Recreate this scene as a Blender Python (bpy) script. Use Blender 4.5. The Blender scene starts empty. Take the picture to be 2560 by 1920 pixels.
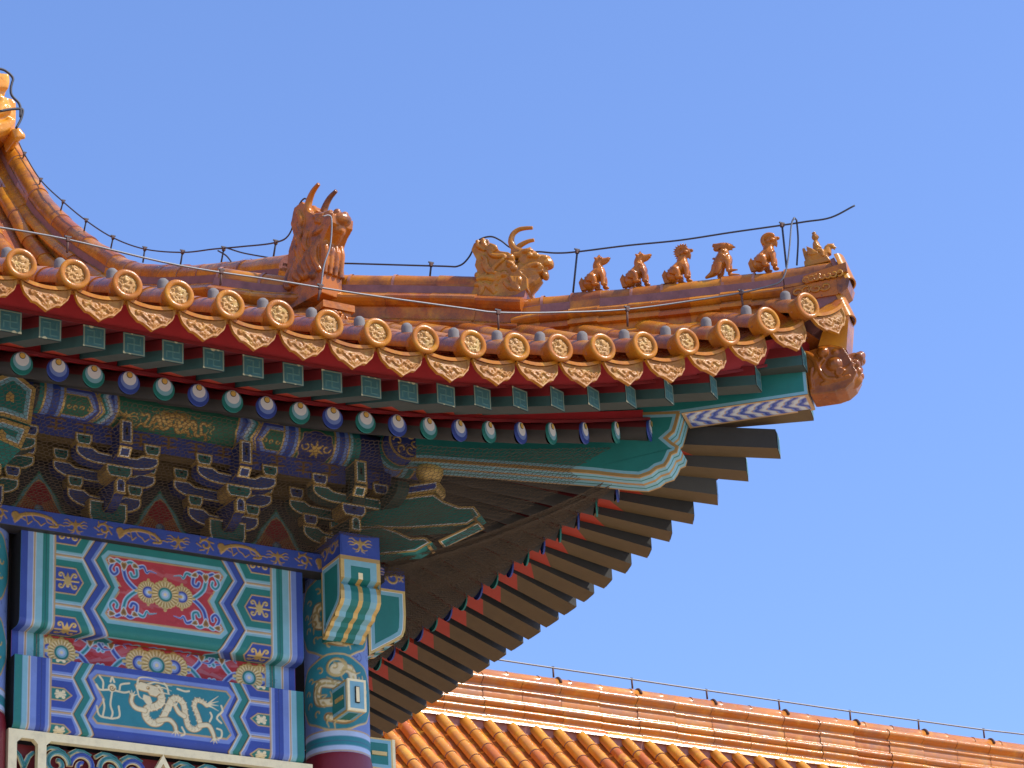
import bpy, math, random
import numpy as np
from mathutils import Matrix, Vector
rnd = random.Random(7)
sc = bpy.context.scene
COL = sc.collection

# ------------------------------------------------------------------ camera
F_PX = 7500.0                                   # focal length in pixels of the 2560 px wide frame
def _axes(y, p, r):
    cy, sy, cp, sp = math.cos(y), math.sin(y), math.cos(p), math.sin(p)
    f = np.array([sy*cp, cy*cp, sp]); ri = np.array([cy, -sy, 0.0]); up = np.cross(ri, f)
    c, s = math.cos(r), math.sin(r)
    return c*ri + s*up, -s*ri + c*up, f
AR, AU, AF = _axes(*[math.radians(a) for a in (30.42, 25.0, -3.09)])
CAM = np.array([-8.348, -16.695, 2.798])
cam_d = bpy.data.cameras.new("camera"); cam = bpy.data.objects.new("camera", cam_d); COL.objects.link(cam)
cam.matrix_world = Matrix(((AR[0], AU[0], -AF[0], CAM[0]), (AR[1], AU[1], -AF[1], CAM[1]), (AR[2], AU[2], -AF[2], CAM[2]), (0, 0, 0, 1)))
cam_d.sensor_width = 36.0; cam_d.lens = 36.0*F_PX/2560.0
cam_d.clip_start = 0.5; cam_d.clip_end = 3000
sc.camera = cam

# ------------------------------------------------------------------ light
SUN_DIR = Vector((0.47, -0.45, 0.76)).normalized()
SUN_EL = math.asin(SUN_DIR.z); SUN_AZ = math.atan2(SUN_DIR.x, SUN_DIR.y)
world = bpy.data.worlds.new("World"); sc.world = world; world.use_nodes = True
wn = world.node_tree; bg = wn.nodes["Background"]
sky = wn.nodes.new("ShaderNodeTexSky"); sky.sky_type = 'NISHITA'; sky.sun_disc = False
sky.sun_elevation = SUN_EL; sky.sun_rotation = SUN_AZ
sky.air_density = 1.0; sky.dust_density = 0.7; sky.ozone_density = 7.5
tint = wn.nodes.new("ShaderNodeMix"); tint.data_type = 'RGBA'; tint.blend_type = 'MULTIPLY'; tint.inputs[0].default_value = 1.0
tint.inputs[7].default_value = (1.06, 1.0, 1.10, 1)                      # clear dry air: a touch more violet than the model's sky
wn.links.new(sky.outputs[0], tint.inputs[6]); wn.links.new(tint.outputs[2], bg.inputs[0]); bg.inputs[1].default_value = 0.15
sun_d = bpy.data.lights.new("sun", 'SUN'); sun_d.energy = 3.5; sun_d.angle = math.radians(0.5); sun_d.color = (1.0, 0.94, 0.85)
sun = bpy.data.objects.new("sun", sun_d); COL.objects.link(sun)
sun.rotation_euler = SUN_DIR.to_track_quat('Z', 'Y').to_euler()
sc.view_settings.view_transform = 'Standard'; sc.view_settings.look = 'None'
sc.view_settings.exposure = 0.72; sc.view_settings.gamma = 1.0
sc.cycles.max_bounces = 8; sc.cycles.diffuse_bounces = 4; sc.cycles.use_denoising = True

# ------------------------------------------------------------------ pixel of the photograph -> point on a plane (used to survey the building)
def ray(px, py):
    v = (px-1280)/F_PX*AR - (py-960)/F_PX*AU + AF
    return v
def on_plane(px, py, n, c):
    v = ray(px, py); n = np.array(n, float); t = (c - n@CAM)/(n@v); return CAM + t*v
def at_y(px, py, y): return on_plane(px, py, (0, 1, 0), y)
def at_x(px, py, x): return on_plane(px, py, (1, 0, 0), x)
def at_hip(px, py, c=0.0): return on_plane(px, py, (1, 1, 0), c)

# ------------------------------------------------------------------ materials
def new_mat(name):
    m = bpy.data.materials.new(name); m.use_nodes = True
    nt = m.node_tree; b = nt.nodes["Principled BSDF"]; return m, nt, b
def mixrgb(nt, fac, a, b, mode='MIX'):
    n = nt.nodes.new("ShaderNodeMix"); n.data_type = 'RGBA'; n.blend_type = mode
    for sock, v in ((n.inputs[0], fac), (n.inputs[6], a), (n.inputs[7], b)):
        if hasattr(v, 'is_linked'): nt.links.new(v, sock)
        else: sock.default_value = v if not isinstance(v, tuple) or len(v) == 4 else (*v, 1)
    return n.outputs[2]
def ramp(nt, src, stops):
    n = nt.nodes.new("ShaderNodeValToRGB"); e = n.color_ramp.elements
    while len(e) < len(stops): e.new(0.5)
    for i, (p, c) in enumerate(stops):
        e[i].position = p; e[i].color = (*c, 1) if isinstance(c, tuple) else (c, c, c, 1)
    nt.links.new(src, n.inputs[0]); return n.outputs[0]
def noise(nt, scale, detail=4.0, rough=0.6, coord=None, w=None):
    n = nt.nodes.new("ShaderNodeTexNoise"); n.inputs["Scale"].default_value = scale
    n.inputs["Detail"].default_value = detail; n.inputs["Roughness"].default_value = rough
    if coord is None:
        coord = nt.nodes.new("ShaderNodeNewGeometry").outputs["Position"]
    nt.links.new(coord, n.inputs["Vector"]); return n.outputs[0]
def bump(nt, b, h, strength, dist=0.01):
    n = nt.nodes.new("ShaderNodeBump"); n.inputs["Strength"].default_value = strength; n.inputs["Distance"].default_value = dist
    nt.links.new(h, n.inputs["Height"]); nt.links.new(n.outputs[0], b.inputs["Normal"])
def painted(name, col, rough=0.55, wear=0.35, dark=0.55, scale=9.0):
    m, nt, b = new_mat(name)
    d = tuple(c*dark for c in col)
    f = ramp(nt, noise(nt, scale, 6, 0.7), [(0.35, 0.0), (0.75, wear)])
    c = mixrgb(nt, f, col, d)
    nt.links.new(c, b.inputs["Base Color"]); b.inputs["Roughness"].default_value = rough
    bump(nt, b, noise(nt, 60, 4), 0.15, 0.004)
    return m
def glaze(name, base, alt, stain, rough=0.22, stain_amt=0.75, scale=3.0, spec=0.34):
    m, nt, b = new_mat(name)
    geo = nt.nodes.new("ShaderNodeNewGeometry").outputs["Position"]
    at = nt.nodes.new("ShaderNodeAttribute"); at.attribute_name = "tone"
    c = mixrgb(nt, at.outputs["Fac"], base, alt)
    c = mixrgb(nt, ramp(nt, noise(nt, scale*1.7, 4, 0.6, geo), [(0.52, 0.0), (0.70, 0.75)]), c, tuple(min(1, q) for q in (base[0]*1.12, base[1]*1.45, base[2]*1.5)))
    n1 = ramp(nt, noise(nt, scale, 7, 0.68, geo), [(0.46, 0.0), (0.62, stain_amt)])
    c = mixrgb(nt, n1, c, stain)
    n2 = ramp(nt, noise(nt, scale*7, 5, 0.7, geo), [(0.62, 0.0), (0.72, 0.55)])
    c = mixrgb(nt, n2, c, tuple(s*0.45 for s in stain))
    sp = ramp(nt, noise(nt, 46, 3, 0.6, geo), [(0.70, 0.0), (0.76, 0.4)])
    c = mixrgb(nt, sp, c, (0.34, 0.25, 0.17))
    nt.links.new(c, b.inputs["Base Color"])
    r = ramp(nt, noise(nt, scale*3, 5, 0.7, geo), [(0.35, rough*.8), (0.7, rough+0.16)])
    nt.links.new(r, b.inputs["Roughness"])
    b.inputs["Specular IOR Level"].default_value = spec
    bump(nt, b, noise(nt, 35, 5, 0.6, geo), 0.25, 0.008)
    return m
def attr_paint():
    m, nt, b = new_mat("polychrome_paint")
    at = nt.nodes.new("ShaderNodeAttribute"); at.attribute_name = "Col"
    geo = nt.nodes.new("ShaderNodeNewGeometry").outputs["Position"]
    f = ramp(nt, noise(nt, 7, 7, 0.7, geo), [(0.4, 0.0), (0.72, 0.32)])
    dk = mixrgb(nt, 1.0, at.outputs["Color"], (0.55, 0.53, 0.5), 'MULTIPLY')
    c = mixrgb(nt, f, at.outputs["Color"], dk)
    f2 = ramp(nt, noise(nt, 70, 4, 0.7, geo), [(0.62, 0.0), (0.74, 0.26)])
    c = mixrgb(nt, f2, c, (0.35, 0.33, 0.3))
    nt.links.new(c, b.inputs["Base Color"])
    r = nt.nodes.new("ShaderNodeMapRange"); r.inputs["To Min"].default_value = 0.62; r.inputs["To Max"].default_value = 0.36
    nt.links.new(at.outputs["Alpha"], r.inputs["Value"]); nt.links.new(r.outputs[0], b.inputs["Roughness"])
    mt = nt.nodes.new("ShaderNodeMath"); mt.operation = 'MULTIPLY'; mt.inputs[1].default_value = 0.55
    nt.links.new(at.outputs["Alpha"], mt.inputs[0]); nt.links.new(mt.outputs[0], b.inputs["Metallic"])
    bump(nt, b, noise(nt, 90, 3, 0.6, geo), 0.12, 0.003)
    return m
def gold_mat(name, col, rough=0.4, metal=0.6):
    m, nt, b = new_mat(name)
    f = ramp(nt, noise(nt, 14, 5, 0.7), [(0.45, 0.0), (0.8, 0.5)])
    nt.links.new(mixrgb(nt, f, col, tuple(c*0.55 for c in col)), b.inputs["Base Color"])
    b.inputs["Metallic"].default_value = metal; b.inputs["Roughness"].default_value = rough
    bump(nt, b, noise(nt, 80, 3), 0.2, 0.004); return m

K = dict(  # paint colours (linear albedo); 4th value marks gold leaf
    blue=(0.030, 0.066, 0.32, 0), lblue=(0.175, 0.26, 0.58, 0), wblue=(0.43, 0.55, 0.74, 0),
    green=(0.012, 0.19, 0.165, 0), lgreen=(0.22, 0.46, 0.53, 0), teal=(0.018, 0.21, 0.25, 0),
    white=(0.56, 0.61, 0.64, 0), red=(0.42, 0.018, 0.022, 0), pink=(0.50, 0.10, 0.12, 0), black=(0.012, 0.012, 0.014, 0),
    gold=(0.60, 0.41, 0.14, .9), line=(0.52, 0.34, 0.16, 0.4), cream=(0.80, 0.68, 0.40, 0.25), brown=(0.20, 0.11, 0.03, 0.3),
    slate=(0.16, 0.24, 0.52, 0), dark=(0.03, 0.028, 0.03, 0), pgreen=(0.018, 0.13, 0.075, 0))
M = {}
M['paint'] = attr_paint()
M['tile'] = glaze("amber_glazed_tile", (0.52, 0.185, 0.016), (0.37, 0.092, 0.012), (0.17, 0.060, 0.042))
M['ridge'] = glaze("weathered_ridge_glaze", (0.53, 0.19, 0.015), (0.36, 0.092, 0.012), (0.15, 0.055, 0.035), stain_amt=0.7)
M['far_tile'] = glaze("bright_far_glaze", (0.66, 0.265, 0.022), (0.50, 0.125, 0.018), (0.38, 0.13, 0.06), rough=0.14, stain_amt=0.3, spec=0.5)  # brighter, less stained orange glaze than the near tiles
M['far_ridge'] = glaze("shiny_far_ridge_glaze", (0.56, 0.21, 0.035), (0.44, 0.135, 0.02), (0.34, 0.17, 0.09), rough=0.12, stain_amt=0.6, spec=0.55)
M['disc'] = glaze("disc_glaze", (0.46, 0.168, 0.012), (0.38, 0.12, 0.012), (0.26, 0.10, 0.045), stain_amt=0.45, scale=6, spec=0.22)
M['relief'] = glaze("relief_glaze", (0.48, 0.265, 0.085), (0.44, 0.22, 0.06), (0.26, 0.12, 0.05), rough=0.26, stain_amt=0.4, scale=9, spec=0.2)
M['drip'] = glaze("drip_relief_glaze", (0.38, 0.165, 0.034), (0.33, 0.13, 0.024), (0.18, 0.062, 0.018), rough=0.34, stain_amt=0.5, scale=9, spec=0.14)
M['beast'] = glaze("beast_glaze", (0.43, 0.13, 0.010), (0.38, 0.11, 0.010), (0.13, 0.036, 0.012), rough=0.14, stain_amt=0.55, scale=5)
M['sleeve'] = glaze("dark_sleeve_glaze", (0.30, 0.085, 0.008), (0.26, 0.075, 0.008), (0.10, 0.03, 0.01), rough=0.16, stain_amt=0.6, scale=5)
M['beast_weathered'] = glaze("weathered_beast_glaze", (0.42, 0.125, 0.010), (0.33, 0.09, 0.01), (0.10, 0.048, 0.035), rough=0.2, stain_amt=0.9, scale=4.5)
M['ochre'] = glaze("ochre_beast_glaze", (0.44, 0.17, 0.018), (0.40, 0.15, 0.018), (0.18, 0.07, 0.02), rough=0.18, stain_amt=0.6, scale=6)
M['mortar'] = painted("pink_lime_mortar", (0.44, 0.20, 0.15), 0.9, 0.8, 0.5, 14)
M['red'] = painted("vermilion_board_paint", (0.40, 0.012, 0.016), 0.6, 0.5, 0.6)
M['dred'] = painted("oxblood_paint", (0.22, 0.015, 0.018), 0.6, 0.5, 0.6)
M['ored'] = painted("orange_red_paint", (0.42, 0.036, 0.010), 0.6, 0.4, 0.6)
M['green'] = painted("malachite_paint", K['green'][:3], 0.6)
M['lgreen'] = painted("pale_malachite_paint", K['lgreen'][:3], 0.6)
M['dgreen'] = painted("bounce_olive_paint", (0.125, 0.078, 0.024), 0.7, 0.5)  # belly green turned brown: warm bounce light painted into the colour
M['teal'] = painted("teal_paint", (0.03, 0.20, 0.20), 0.6)
M['blue'] = painted("azurite_paint", K['blue'][:3], 0.6)
M['dblue'] = painted("deep_blue_paint", (0.022, 0.035, 0.16), 0.65)
M['lblue'] = painted("pale_azurite_paint", K['lblue'][:3], 0.6)
M['white'] = painted("chalk_white_paint", (0.74, 0.74, 0.72), 0.6, 0.3, 0.75)
M['gold'] = gold_mat("gold_leaf", (0.66, 0.44, 0.14), 0.42, 0.3)
M['dgold'] = gold_mat("dull_gold_line", (0.46, 0.29, 0.10), 0.5, 0.35)
M['cream'] = gold_mat("pale_gold_frame", (0.93, 0.80, 0.46), 0.5, 0.0)
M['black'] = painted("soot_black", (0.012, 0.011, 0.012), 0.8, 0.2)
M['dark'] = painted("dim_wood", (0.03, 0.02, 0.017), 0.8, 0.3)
M['shaft'] = painted("maroon_lacquer", (0.19, 0.012, 0.02), 0.4, 0.3, 0.7)
M['cap'] = painted("grey_clay_cap", (0.20, 0.18, 0.165), 0.95, 0.6, 0.5, 20)
M['wire'] = gold_mat("galvanised_wire", (0.20, 0.20, 0.20), 0.5, 0.5)
M['bwire'] = painted("tarred_wire", (0.035, 0.035, 0.045), 0.6)
M['rust'] = painted("rusty_iron", (0.10, 0.045, 0.03), 0.8)
M['net'] = painted("brown_net_cord", (0.085, 0.056, 0.032), 0.85)
M['stone'] = painted("pale_paving_stone", (0.44, 0.37, 0.28), 0.85, 0.5, 0.7, 1.5)
M['plaster'] = painted("red_wall_plaster", (0.26, 0.05, 0.035), 0.85, 0.4, 0.7, 2)
# ------------------------------------------------------------------ mesh building
def V3(*a): return np.array(a, float)
class MB:
    """collects shapes and links them as one mesh object"""
    def __init__(s): s.v = []; s.f = []; s.m = []; s.sm = []; s.col = {}; s.tone = {}; s.n = 0; s.mats = []
    def mi(s, mat):
        if mat not in s.mats: s.mats.append(mat)
        return s.mats.index(mat)
    def add(s, verts, faces, mat, smooth=False, tone=None, cols=None):
        verts = np.asarray(verts, float).reshape(-1, 3); b = s.n
        s.v.append(verts); s.n += len(verts); k = s.mi(mat)
        for f in faces: s.f.append([i+b for i in f])
        s.m += [k]*len(faces); s.sm += [smooth]*len(faces)
        if tone is not None: s.tone[b] = (len(verts), tone)
        if cols is not None: s.col[b] = cols
        return b
    def grid(s, P, mat, closed=False, smooth=True, tone=None, cols=None, flip=False):
        nu, nv = P.shape[:2]; idx = np.arange(nu*nv).reshape(nu, nv)
        a = idx[:-1, :-1]; b = idx[1:, :-1]; c = idx[1:, 1:]; d = idx[:-1, 1:]
        q = np.stack([a, b, c, d], -1).reshape(-1, 4)
        if closed:
            a = idx[:-1, -1]; b = idx[1:, -1]; c = idx[1:, 0]; d = idx[:-1, 0]
            q = np.concatenate([q, np.stack([a, b, c, d], -1).reshape(-1, 4)])
        if flip: q = q[:, ::-1]
        return s.add(P.reshape(-1, 3), q.tolist(), mat, smooth, tone, None if cols is None else cols.reshape(-1, 4))
    def box(s, c, size, mat, ax=None, tone=None):
        ax = np.eye(3) if ax is None else np.asarray(ax, float); h = np.asarray(size, float)/2
        p = [np.asarray(c) + sx*h[0]*ax[0] + sy*h[1]*ax[1] + sz*h[2]*ax[2] for sz in (-1, 1) for sy in (-1, 1) for sx in (-1, 1)]
        s.add(p, [(0, 2, 3, 1), (4, 5, 7, 6), (0, 1, 5, 4), (1, 3, 7, 5), (3, 2, 6, 7), (2, 0, 4, 6)], mat, False, tone)
    def tube(s, path, r, mat, n=8, caps=True, tone=None, smooth=True):
        P = np.asarray(path, float); m = len(P); r = np.broadcast_to(np.asarray(r, float), (m,))
        T = np.gradient(P, axis=0); T /= np.linalg.norm(T, axis=1)[:, None] + 1e-12
        ref = np.array([0, 0, 1.0]) if abs(T[0][2]) < 0.9 else np.array([1.0, 0, 0])
        u = np.cross(T[0], ref); u /= np.linalg.norm(u); rings = []
        a = np.linspace(0, 2*np.pi, n, endpoint=False)
        for i in range(m):
            u = u - (u@T[i])*T[i]; u /= np.linalg.norm(u) + 1e-12; w = np.cross(T[i], u)
            rings.append(P[i] + r[i]*(np.cos(a)[:, None]*u + np.sin(a)[:, None]*w))
        b = s.grid(np.array(rings), mat, True, smooth, tone)
        if caps:
            s.f.append([b+i for i in range(n)]); s.f.append([b+(m-1)*n+i for i in range(n)][::-1])
            s.m += [s.mi(mat)]*2; s.sm += [False]*2
    def ball(s, c, rad, mat, ax=None, nu=14, nv=9, tone=None):
        ax = np.eye(3) if ax is None else np.asarray(ax, float); rad = np.broadcast_to(np.asarray(rad, float), (3,))
        t = np.linspace(0, np.pi, nv)[:, None]; p = np.linspace(0, 2*np.pi, nu, endpoint=False)[None]
        x = np.sin(t)*np.cos(p)*rad[0]; y = np.sin(t)*np.sin(p)*rad[1]; z = (np.cos(t)+0*p)*rad[2]
        P = np.asarray(c) + x[..., None]*ax[0] + y[..., None]*ax[1] + z[..., None]*ax[2]
        s.grid(P, mat, True, True, tone)
    def lathe(s, o, axis, prof, mat, n=24, tone=None, smooth=True):
        ax = np.asarray(axis, float); ax /= np.linalg.norm(ax)
        ref = np.array([0, 0, 1.0]) if abs(ax[2]) < 0.9 else np.array([1.0, 0, 0])
        u = np.cross(ax, ref); u /= np.linalg.norm(u); w = np.cross(ax, u); a = np.linspace(0, 2*np.pi, n, endpoint=False)
        P = np.array([np.asarray(o) + h*ax + r*(np.cos(a)[:, None]*u + np.sin(a)[:, None]*w) for r, h in prof])
        s.grid(P, mat, True, smooth, tone)
    def loft(s, secs, mat, caps=True, smooth=False, tone=None):
        P = np.array(secs); n = P.shape[1]; b = s.grid(P, mat, True, smooth, tone)
        if caps:
            s.f.append([b+i for i in range(n)][::-1]); s.f.append([b+(len(P)-1)*n+i for i in range(n)])
            s.m += [s.mi(mat)]*2; s.sm += [False]*2
    def plate(s, poly, O, U, W, N, depth, bands, side, back=True, side2=None):
        """prism of a 2-D outline; its front shows bands [(inset width, material) ...] from the rim inwards, last one fills"""
        O, U, W, N = [np.asarray(q, float) for q in (O, U, W, N)]
        poly = np.asarray(poly, float); area = 0.5*np.sum(poly[:, 0]*np.roll(poly[:, 1], -1) - np.roll(poly[:, 0], -1)*poly[:, 1])
        if area < 0: poly = poly[::-1]
        n = len(poly); P3 = lambda q, d=0.0: O + q[:, :1]*U + q[:, 1:]*W + d*N
        flipped = np.dot(np.cross(U, W), N) < 0
        fl = (lambda f: f[::-1]) if flipped else (lambda f: f)
        cur = poly
        for wd, mat in bands[:-1]:
            nx = inset(cur, wd)
            s.add(np.concatenate([P3(cur), P3(nx)]), [fl([i, (i+1) % n, n+(i+1) % n, n+i]) for i in range(n)], mat)
            cur = nx
        s.add(P3(cur), [fl(list(range(n)))], bands[-1][1])
        sd = side if isinstance(side, list) else [side]*n
        for i in range(n):
            s.add(np.array([P3(poly)[i], P3(poly, -depth)[i], P3(poly, -depth)[(i+1) % n], P3(poly)[(i+1) % n]]), [fl([0, 1, 2, 3])], sd[i])
        if back: s.add(P3(poly, -depth), [fl(list(range(n))[::-1])], sd[0])
    def build(s, name, parent=None, link=True):
        me = bpy.data.meshes.new(name)
        v = np.concatenate(s.v) if s.v else np.zeros((0, 3))
        me.from_pydata(v.tolist(), [], s.f)
        for m in s.mats: me.materials.append(m)
        me.polygons.foreach_set("material_index", np.array(s.m, np.int32)); me.polygons.foreach_set("use_smooth", np.array(s.sm, bool))
        if s.col:
            c = np.zeros((len(v), 4), np.float32)
            for b, cc in s.col.items(): c[b:b+len(cc)] = cc
            a = me.color_attributes.new("Col", 'FLOAT_COLOR', 'POINT'); a.data.foreach_set("color", c.ravel())
        if s.tone:
            t = np.zeros(len(v), np.float32)
            for b, (n, k) in s.tone.items(): t[b:b+n] = k
            a = me.attributes.new("tone", 'FLOAT', 'POINT'); a.data.foreach_set("value", t)
        me.update()
        o = bpy.data.objects.new(name, me); COL.objects.link(o)
        if parent is not None: o.parent = parent
        return o
def inset(p, w):
    p = np.asarray(p, float); e0 = p - np.roll(p, 1, 0); e1 = np.roll(p, -1, 0) - p
    e0 /= np.linalg.norm(e0, axis=1)[:, None]; e1 /= np.linalg.norm(e1, axis=1)[:, None]
    n0 = np.stack([-e0[:, 1], e0[:, 0]], 1); n1 = np.stack([-e1[:, 1], e1[:, 0]], 1)
    m = n0 + n1; d = np.maximum(0.35, (m*n0).sum(1))
    return p + w*m/d[:, None]
def tag(o, label=None, cat=None, group=None, kind=None):
    if label: o['label'] = label
    if cat: o['category'] = cat
    if group: o['group'] = group
    if kind: o['kind'] = kind
    return o
def empty(name, loc=(0, 0, 0)):
    o = bpy.data.objects.new(name, None); COL.objects.link(o); o.location = loc; return o
MIRROR = Matrix(((0, -1, 0, 0), (-1, 0, 0, 0), (0, 0, 1, 0), (0, 0, 0, 1)))   # swaps the front with the side of the hall about the hip
def mirror_copy(o, parent):
    c = o.copy(); COL.objects.link(c); c.parent = parent; c.matrix_local = MIRROR @ o.matrix_local
    for ch in list(o.children):
        d = ch.copy(); COL.objects.link(d); d.parent = c
    return c
def smooth_path(pts, n=24):
    """Catmull-Rom through the points"""
    p = np.asarray(pts, float); p = np.concatenate([[2*p[0]-p[1]], p, [2*p[-1]-p[-2]]]); out = []
    k = max(2, n//(len(p)-3))
    for i in range(1, len(p)-2):
        for t in np.linspace(0, 1, k, endpoint=False):
            a, b, c, d = p[i-1:i+3]
            out.append(0.5*((2*b) + (c-a)*t + (2*a-5*b+4*c-d)*t*t + (3*b-a-3*c+d)*t**3))
    out.append(p[-2]); return np.array(out)

# ------------------------------------------------------------------ painter: draws ornament on a fine grid of points
class Paint:
    def __init__(s, w, h, res, bg, x0=0.0, y0=0.0):
        s.nx = int(math.ceil(w/res))+1; s.ny = int(math.ceil(h/res))+1; s.res = res
        s.x = x0 + np.linspace(0, w, s.nx); s.y = y0 + np.linspace(0, h, s.ny); s.x0, s.y0, s.w, s.h = x0, y0, w, h
        s.c = np.zeros((s.ny, s.nx, 4), np.float32); s.c[:] = K[bg] if isinstance(bg, str) else bg; s.z = np.zeros((s.ny, s.nx), np.float32)
    def _win(s, x0, x1, y0, y1):
        i0 = max(0, int((x0-s.x0)/s.res)-2); i1 = min(s.nx, int((x1-s.x0)/s.res)+3)
        j0 = max(0, int((y0-s.y0)/s.res)-2); j1 = min(s.ny, int((y1-s.y0)/s.res)+3)
        if i1 <= i0 or j1 <= j0: return None
        X, Y = np.meshgrid(s.x[i0:i1], s.y[j0:j1]); return (slice(j0, j1), slice(i0, i1)), X, Y
    def put(s, sl, cov, col, h):
        col = np.array(K[col] if isinstance(col, str) else col, np.float32)
        s.c[sl] = s.c[sl]*(1-cov[..., None]) + col*cov[..., None]
        if h is not None: s.z[sl] = s.z[sl]*(1-cov) + h*cov
    @staticmethod
    def _dist(X, Y, pts, closed):
        p = np.asarray(pts, float); q = np.roll(p, -1, 0) if closed else p[1:]; a = p if closed else p[:-1]
        d = np.full(X.shape, 1e9); tt = np.zeros(X.shape)
        for k, (u, v) in enumerate(zip(a, q)):
            e = v-u; L = e@e + 1e-12
            t = np.clip(((X-u[0])*e[0] + (Y-u[1])*e[1])/L, 0, 1)
            dd = np.hypot(X-u[0]-t*e[0], Y-u[1]-t*e[1]); m = dd < d
            d = np.where(m, dd, d); tt = np.where(m, (k+t)/max(1, len(a)), tt)
        return d, tt
    def poly(s, pts, col, h=None, grow=0.0):
        p = np.asarray(pts, float); w = s._win(p[:, 0].min()-grow, p[:, 0].max()+grow, p[:, 1].min()-grow, p[:, 1].max()+grow)
        if w is None: return
        sl, X, Y = w; ins = np.zeros(X.shape, bool)
        for (ax, ay), (bx, by) in zip(p, np.roll(p, -1, 0)):
            if ay == by: continue
            c = (ay > Y) != (by > Y); ins ^= c & (X < (bx-ax)*(Y-ay)/(by-ay)+ax)
        d, _ = s._dist(X, Y, p, True); sd = np.where(ins, -d, d) - grow
        s.put(sl, np.clip(0.5 - sd/s.res, 0, 1), col, h)
    def line(s, pts, wd, col, h=None, closed=False, taper=None):
        p = np.asarray(pts, float); w = s._win(p[:, 0].min()-wd, p[:, 0].max()+wd, p[:, 1].min()-wd, p[:, 1].max()+wd)
        if w is None: return
        sl, X, Y = w; d, t = s._dist(X, Y, p, closed); hw = wd/2
        if taper is not None: hw = wd/2*(taper[0]*(1-t)+taper[1]*t)
        cov = np.clip(0.5 - (d-hw)/s.res, 0, 1)
        if wd < s.res*1.2: cov = cov*min(1, wd/s.res+0.25)
        s.put(sl, cov, col, h)
    def disc(s, c, r, col, h=None, ry=None):
        ry = ry or r; w = s._win(c[0]-r, c[0]+r, c[1]-ry, c[1]+ry)
        if w is None: return
        sl, X, Y = w; d = (np.hypot((X-c[0])/r, (Y-c[1])/ry)-1)*min(r, ry)
        s.put(sl, np.clip(0.5 - d/s.res, 0, 1), col, h)
    def rect(s, x0, x1, y0, y1, col, h=None): s.poly([(x0, y0), (x1, y0), (x1, y1), (x0, y1)], col, h)
    def hmirror(s, half='left'):
        n = s.nx//2
        s.c[:, s.nx-n:] = s.c[:, :n][:, ::-1]; s.z[:, s.nx-n:] = s.z[:, :n][:, ::-1]
    def mesh(s, mb, fn, k=1.0, mat=None, flip=False):
        """fn(X, Y) -> points (.., 3), normals (.., 3)"""
        X, Y = np.meshgrid(s.x, s.y); P, N = fn(X, Y)
        P = P + N*(s.z*k)[..., None]
        return mb.grid(P, mat or M['paint'], smooth=True, cols=s.c, flip=flip)
def curl(c, r, a0, turns, n=18, shrink=0.25, sgn=1):
    t = np.linspace(0, 1, n); a = math.radians(a0) + sgn*2*np.pi*turns*t; rr = r*(1-(1-shrink)*t)
    return np.stack([c[0]+rr*np.cos(a), c[1]+rr*np.sin(a)], 1)
# ------------------------------------------------------------------ painted ornament of the beams
HALL = empty("corner_hall")
tag(HALL, "tile roofed palace hall corner with painted beams and deep upturned eaves", "hall")
RES = 0.004
def tri(v, c, p): return 1-abs(((v-c+p/2) % p)-p/2)/(p/2)         # 1 at c, 0 half a period away
def zig(v0, v1, xin, xout, c, p):
    vs = [v0] + sorted(c+p/2*k for k in range(-6, 8) if v0 < c+p/2*k < v1) + [v1]
    return [(xin+(xout-xin)*tri(v, c, p), v) for v in vs]
def band(P, za, zb, col, h=None): P.poly(list(za)+list(zb)[::-1], col, h)
def scrollwork(P, cx, cy, s, col, rim=None, w=0.010):
    """small gilt flower with four curls"""
    P.disc((cx, cy), s*0.30, col, 0.003, s*0.42); P.poly([(cx-s*.16, cy-s*.3), (cx, cy-s*.75), (cx+s*.16, cy-s*.3)], col, 0.003); P.disc((cx, cy+s*.45), s*.16, col, .003)
    for sx in (-1, 1):
        for sy in (-1, 1):
            q = curl((cx+sx*s*.62, cy+sy*s*.48), s*.24, 180 if sx > 0 else 0, 0.8, 12, .35, -sx*sy)
            P.line(np.concatenate([[(cx+sx*s*.2, cy+sy*s*.1)], q]), w, col, 0.003)
        P.line([(cx+sx*s*.25, cy), (cx+sx*s*.95, cy)], w, col, 0.003)
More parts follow.
